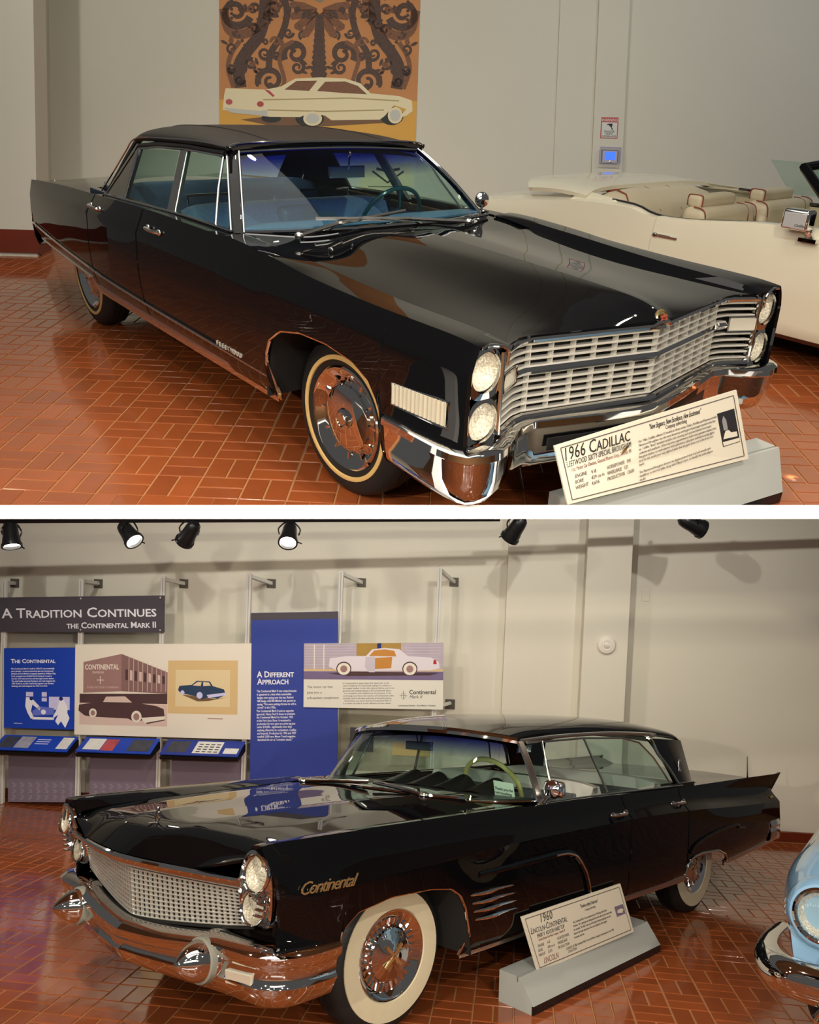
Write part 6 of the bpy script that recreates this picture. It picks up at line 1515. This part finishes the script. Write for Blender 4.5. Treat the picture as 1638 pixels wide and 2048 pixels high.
for s in (-1, 1):
    obj('rear_fender', CVB.panel(lin(-1.170, -3.28, 40), 0, 6, s, roll=True), CREAM, CV, solid=.012, auto=30)
    d_ = obj('door', CVB.panel(lin(-1.162, .62, 30), 0, 6, s, roll=True), CREAM, CV, solid=.012, auto=30)
    obj('front_fender', CVB.panel(lin(.628, 1.15, 10), 0, 6, s, roll=True), CREAM, CV, solid=.012, auto=30)
    q = lambda x, z, o=.004: (x, s * (CVB.y_at(x, z, 5) + o), z)
    obj('rocker_panel', strip(MB(), [q(x, .215, .004) for x in lin(1.15, -3.2, 20)], .06, .006, (0, s, 0)), mat('brown_reflection_rocker', srgb(96, 62, 46), .25, .4), d_)  # brown reflection put into the rocker's colour
    obj('belt_moulding', MB().tube([(x, s * CVB.fy[6](x), CVB.fz[6](x) + .004) for x in lin(.62, -1.70, 30)], .012, 6), mat('dark_chrome', (.25, .25, .25), .08, 1.0), d_)
    for dz in (.0, -.014): obj('pinstripe', strip(MB(), [q(x, CVB.fz[3](x) - .012 + dz, .002) for x in lin(1.1, -1.1, 20)], .005, .002, (0, s, 0)), INK, d_)
    obj('pinstripe', strip(MB(), [q(x, CVB.fz[5](x) - .022, .002) for x in lin(.6, -1.1, 20)], .005, .002, (0, s, 0)), PIPING, d_)
    y = CVB.y_at(-1.03, .695, 5)
    h = MB().box((-1.03, s * (y + .014), .702), (.20, .014, .022)); h.ell((-1.13, s * (y + .01), .70), (.03, .014, .018))
    obj('door_handle', h, CHROME, d_, bev=.004); obj('door_lock', MB().lathe([(.014, 0), (.014, .008), (0, .010)], (-1.10, s * (y + .004), .635), (0, s, 0), 12), CHROME, d_)
obj('tail_deck', MB().grid([[(x, y, z) for y, z in [(-CVB.fy[6](x), CVB.fz[6](x)), (-.5, CVB.fz[7](x)), (0, CVB.fz[8](x)), (.5, CVB.fz[7](x)), (CVB.fy[6](x), CVB.fz[6](x))]] for x in lin(-2.2, -3.28, 14)]), CREAM, CV, solid=.012)
# raised boot cover over the folded roof
bc = MB(); rows = []
for t in lin(0, 1, 14):
    x = -2.62 + .56 * t
    rows.append([(x - .30 * (1 - (abs(y) / .86)**4) * (1 - t) + (.10 * (abs(y) / .86)**3) * t, y,   .858 + .045 * math.sin(math.pi * min(1, .15 + .6 * t)) - .045 * (abs(y) / .86)**6) for y in lin(-.86, .86, 21)])
bc.grid(rows); obj('boot_cover', bc, CREAM, CV, solid=.03, auto=50)
for s in (-1, 1): obj('boot_arm', MB().prism([(-2.10, s * .74, .895), (-1.66, s * .84, .880), (-1.60, s * .85, .85), (-2.10, s * .86, .85)], (0, s * .04, -.02)), CREAM, CV, smooth=False, bev=.01)
obj('cabin_floor', MB().grid([[(x, y, z) for (y, z) in ((-.90, .80), (-.90, .34), (.90, .34), (.90, .80))] for x in (-1.75, 1.1)]), CREAML, CV, smooth=False, solid=.01)
def seat_pad(name, x0, x1, w, y, z0, z1, lean, parent):
    rows = []
    for i in range(13):
        u = -1 + 2 * i / 12; e = (1 - abs(u)**5 * .35)
        rows.append([(x0 + .16 * e, y + u * w / 2, z0), (x0 + .17 * e - lean * .3, y + u * w / 2, (z0 + z1) / 2), (x0 + .10 * e - lean * .8, y + u * w / 2, z0 + (z1 - z0) * .88 * e + .02), (x0 - lean, y + u * w / 2, z0 + (z1 - z0) * e), (x0 - .12 * e - lean, y + u * w / 2, z0 + (z1 - z0) * .92 * e), (x0 - .13 * e, y + u * w / 2, z0)])
    so = obj(name, MB().grid(rows), CREAML, parent, solid=.01, auto=60)
    if name == 'front_seat':
        for i in (0, 12): obj('piping', MB().tube(crom([rows[i][k] for k in range(6)], 4), .006, 6), PIPING, so)
    return so
rs = seat_pad('rear_seat', -1.92, 0, 1.50, 0, .55, .895, .05, CV)
for y in (-.14, .14, -.5): obj('piping', MB().tube([(-1.745, y, .60), (-1.765, y, .73), (-1.86, y, .875), (-1.965, y, .900), (-2.06, y, .87)], .007, 6), PIPING, rs)
for y in (-.22, .60):
    w = .70
    fs_ = obj('front_seat', MB().box((-1.14, y, .70), (.22, w, .33)), CREAML, CV, bev=.06, segs=4)
    obj('seat_cushion', MB().box((-.82, y, .58), (.52, w, .16)), CREAML, fs_, bev=.05, segs=3)
    obj('headrest', MB().box((-1.19, y - .06, .900), (.13, w * .66, .095)), CREAML, fs_, bev=.032, segs=4)
    for yy in (-w / 2 + .02, w / 2 - .13, w / 2 - .02): obj('piping', MB().tube(crom([(-1.028, y + yy, .56), (-1.026, y + yy, .74), (-1.04, y + yy, .83), (-1.08, y + yy, .862), (-1.15, y + yy, .868)], 4), .005, 6), PIPING, fs_)
    yh = y - .06 - w * .33 + .022
    obj('piping', MB().tube(crom([(-1.123, yh, .865), (-1.123, yh, .925), (-1.14, yh, .946), (-1.24, yh, .946), (-1.257, yh, .925), (-1.257, yh, .865)], 4), .005, 6), PIPING, fs_)
obj('centre_rest', MB().box((-1.06, .19, .66), (.16, .09, .24)), CREAML, CV, bev=.04, segs=3)
wsf = MB(); A0, A1 = (.28, -.86, .90), (-.28, -.66, 1.24)
wsf.tube([(.28, -.86, .88), (.0, -.77, 1.06), (-.26, -.68, 1.235), (-.20, -.3, 1.27), (-.18, 0, 1.275), (-.20, .3, 1.27), (-.26, .68, 1.235), (.0, .77, 1.06), (.28, .86, .88)], .032, 8)
obj('windscreen_frame', wsf, PAINT, CV)
obj('windscreen', MB().grid([[(.28 - .54 * t + .06 * (1 - (u)**2), u * (.86 - .18 * t), .89 + .35 * t + .02 * (1 - u * u)) for u in lin(-1, 1, 13)] for t in lin(0, 1, 6)]), GLASS_CS, CV, solid=.004)
for s in (1,): obj('side_glass', MB().prism([(.10, s * .87, .90), (-1.20, s * .86, .88), (-1.30, s * .855, .97), (-1.45, s * .84, 1.135), (-.35, s * .82, 1.15)], (0, .004, 0)), GLASS_CS, CV, smooth=False)
obj('dashboard', MB().box((.16, 0, .82), (.22, 1.7, .16)), WALNUT, CV, bev=.03)
mo = obj('door_mirror', MB().tube([(.06, -.985, .86), (.055, -1.0, .89), (.04, -1.01, .915)], .024, 10).box((.06, -.985, .846), (.12, .07, .024)), CHROME, CV)
obj('mirror_head', MB().box((-.02, -1.03, .965), (.185, .10, .125)), CHROME, mo, bev=.02, segs=3)
mp = obj('mirror_plate', MB().box((-.015, -1.082, .962), (.150, .006, .092)), mat('satin_white_plate', srgb(205, 205, 205), .3, .3), mo, bev=.002)
text('mirror_script', 'Cadillac', .024, INK, None, (-.01, -1.086 + YN + 1.0, .928), (1, 0, 0), (0, 0, 1), parent=CV, extrude=.0004, shear=.3)
obj('underbody', MB().box((-1.1, 0, .26), (4.2, 1.6, .10)), DARKIN, CV, smooth=False)
DEF[0] = None
for x in (1.4, -2.55):
    for s in (-1, 1):
        wheel(CV, (x, YN + 1.0 + s * .72, .355), s, 0, wall=CREAMWALL)

# ================================================================ pale blue car, front corner only in view
BLUEP = mat('pale_blue_car_paint', srgb(138, 180, 214), .08, 0, .8)
bfw = Vector((.93, .22, 0)).normalized(); blf = Vector((-bfw.y, bfw.x, 0))
BM = frame_of(bfw, blf, (0, 0, 1), (-1.33, 2.45, 0)) @ Matrix.Translation((0, .72, 0))
BC = thing('blue_car', BM, 'pale blue 1950s car with round headlamp and chrome bumper cut off by the right edge', 'car')
rows = []
for t in lin(0, 1, 26):       # fender and hood shell, front to back
    x = .02 - 2.0 * t; b = math.sin(min(1, t * 3.2) * math.pi / 2)
    sec = [(-.84, .34), (-.90 - .0, .45), (-.93, .58), (-.94, .72), (-.90, .84), (-.80, .90 + .04 * b), (-.66, .90 + .05 * b), (-.52, .84 + .08 * b), (-.25, .86 + .12 * b), (0, .87 + .13 * b)]
    sec = [( -.70 + (y + .70) * (.62 + .38 * b), z if z < .5 else .70 + (z - .70) * (.70 + .30 * b)) for y, z in sec[:8]] + sec[8:]
    pts = crom([(x, y, z) for y, z in sec], 3)
    rows.append(pts + [Vector((p.x, -p.y, p.z)) for p in pts[-2::-1]])
obj('body_shell', MB().grid(rows), BLUEP, BC, solid=.012, auto=60)
obj('front_panel', MB().grid([[(.02, p.y * k, .62 + (p.z - .62) * k) for p in rows[0]] for k in (1, .5, .02)]), BLUEP, BC, solid=.01)
for s in (-1, 1):
    c = (.03, s * .70, .735)
    ey = obj('headlamp_brow', MB().lathe([(.165, -.05), (.158, .02), (.140, .05), (.128, .055), (.126, .03)], c, (1, 0, .03), 40), BLUEP, BC)
    rg = obj('headlamp', MB().lathe([(.128, .02), (.128, .058), (.118, .068), (.104, .056), (.100, .04)], c, (1, 0, .03), 40), CHROME, BC)
    obj('reflector', MB().lathe([(.102, .046), (.08, .0), (.04, -.035), (0, -.045)], c, (1, 0, .03), 32), REFLECTOR, rg)
    obj('lens', MB().lathe([(.104, .05), (.085, .068), (.05, .08), (0, .086)], c, (1, 0, .03), 32), LENS, rg)
    for k in range(3): obj('side_louvre', MB().box((.055, s * .862, .715 + .028 * k), (.05, .012, .018)), CHROME, BC, bev=.004)
P_ = crom([(-.42, -.965, .46), (-.18, -.985, .46), (.02, -.965, .46), (.18, -.88, .46), (.25, -.70, .46), (.28, -.35, .46), (.29, 0, .46)], 6); P_ = P_ + [Vector((p.x, -p.y, p.z)) for p in P_[-2::-1]]
rows = []
for i, p in enumerate(P_):
    d = (P_[min(i + 1, len(P_) - 1)] - P_[max(i - 1, 0)]).normalized(); n_ = Vector((d.y, -d.x, 0))
    rows.append([p + n_ * a + Vector((0, 0, b)) for a, b in ((-.06, .085), (-.01, .088), (.035, .06), (.05, .02), (.045, -.03), (.02, -.07), (-.03, -.09))])
bo = obj('front_bumper', MB().grid(rows), CHROME, BC, solid=.008, auto=50)
for s in (-1, 1):
    obj('bumper_guard', MB().ell((.30, s * .50, .50), (.075, .07, .16)), CHROME, bo)
    obj('bumper_foot', MB().lathe([(.07, -.06), (.075, 0), (.05, .03), (0, .05)], (.22, s * .66, .33), (0, 0, 1), 20), CHROME, bo)
    obj('bumper_bracket', MB().box((.08, s * .62, .44), (.36, .08, .10)), DARKIN, bo, smooth=False)
obj('underbody', MB().box((-.95, 0, .34), (1.8, 1.5, .12)), DARKIN, BC, smooth=False)
for s in (-1, 1): wheel(BC, (-.72, s * .74, .355), s, 0, wall=WHITEWALL, white=(.214, .306), kind='lin')

# ================================================================ spotlights on the ceiling track of the lower gallery
TRK = mat('black_track_metal', (.012, .012, .013), .35, .3)
BULB = mat('lit_lamp_face', (1, .95, .85), .3, emit=(1.0, .93, .82, 14.0)); DIM = mat('unlit_lamp_face', srgb(90, 88, 84), .2, .6)
def cw(x, y, Z): return Vector(CB @ Vector(((x - 819) / 1700 * Z, (y - 1024) / 1700 * Z, Z)))
tr = obj('ceiling_track', MB().tube([cw(-500, 1042, 8.4), cw(1000, 1036, 8.4)], .034, 4), TRK, None, smooth=False, frame=ID)
tag(tr, 'thin black lighting track across the top of the lower gallery', 'lighting track')
tr2 = obj('ceiling_track', MB().tube([cw(980, 1030, 8.4), cw(2100, 1012, 8.4)], .034, 4), TRK, None, smooth=False, frame=ID)
tag(tr2, 'black lighting track at the top right, above the pilaster', 'lighting track')
fx_ = [(22, 1072, (.25, 1, -.35), True, 'leftmost black track spotlight, pointing down with its lamp lit'),
       (258, 1068, (.75, .75, -.55), True, 'lit black track spotlight turned towards the right'),
       (378, 1068, (-.55, .70, .45), False, 'dark black track spotlight turned away to the left'),
       (578, 1070, (0, .75, -.85), True, 'lit black track spotlight facing straight ahead'),
       (1030, 1060, (-.45, .75, .45), False, 'dark black track spotlight just left of the pilaster'),
       (1386, 1050, (.95, .45, .2), False, 'dark black track spotlight at the top right')]
for (x, y, d, lit, lb) in fx_:
    Z = 8.4; c = cw(x, y, Z)
    ax = (CB.to_3x3() @ Vector((d[0], d[1], d[2]))).normalized()
    t = thing('track_spotlight', Matrix.Translation(c) @ Matrix.Scale(1.36, 4), lb, 'spotlight', 'track spotlights')
    h = obj('housing', MB().lathe([(0, -.115), (.030, -.112), (.045, -.095), (.052, -.06), (.056, .0), (.062, .03), (.064, .062), (.072, .064), (.072, .085), (.060, .085), (.058, .06), (.0, .055)], (0, 0, 0), ax, 24), TRK, t)
    obj('lamp_face', MB().lathe([(.057, .062), (.03, .066), (0, .067)], (0, 0, 0), ax, 20), BULB if lit else DIM, t)
    up = Vector((0, 0, 1)); side = ax.cross(up).normalized()
    obj('yoke', MB().tube(crom([side * .070, side * .075 + up * .05, up * .105, -side * .075 + up * .05, -side * .070], 5), .006, 6), TRK, t)
    obj('stem', MB().tube([up * .10, up * .13], .014, 8), TRK, t)
    obj('adjuster', MB().tube([ax * .07 - side * .072, ax * .085 - side * .10], .005, 6), TRK, t)
# ---------------------------------------------------------------- lettering becomes mesh
bpy.context.view_layer.update()
_dg = bpy.context.evaluated_depsgraph_get()
for _o in [o for o in bpy.data.objects if o.type == 'FONT']:
    _me = bpy.data.meshes.new_from_object(_o.evaluated_get(_dg))
    _f = _o.get('fit_width')
    if _f and len(_me.vertices):
        _xs = [v.co.x for v in _me.vertices]; _k = _f / max(max(_xs) - min(_xs), 1e-6) / _o.matrix_basis.to_scale().x
        for v in _me.vertices: v.co.x *= _k
    _n = _o.name; _p = _o.parent; _b = _o.matrix_basis.copy(); _c = _o.data
    _no = bpy.data.objects.new(_n + '_mesh', _me); COL.objects.link(_no); _no.parent = _p; _no.matrix_basis = _b
    pass
    bpy.data.objects.remove(_o, do_unlink=True); bpy.data.curves.remove(_c)
    _no.name = _n
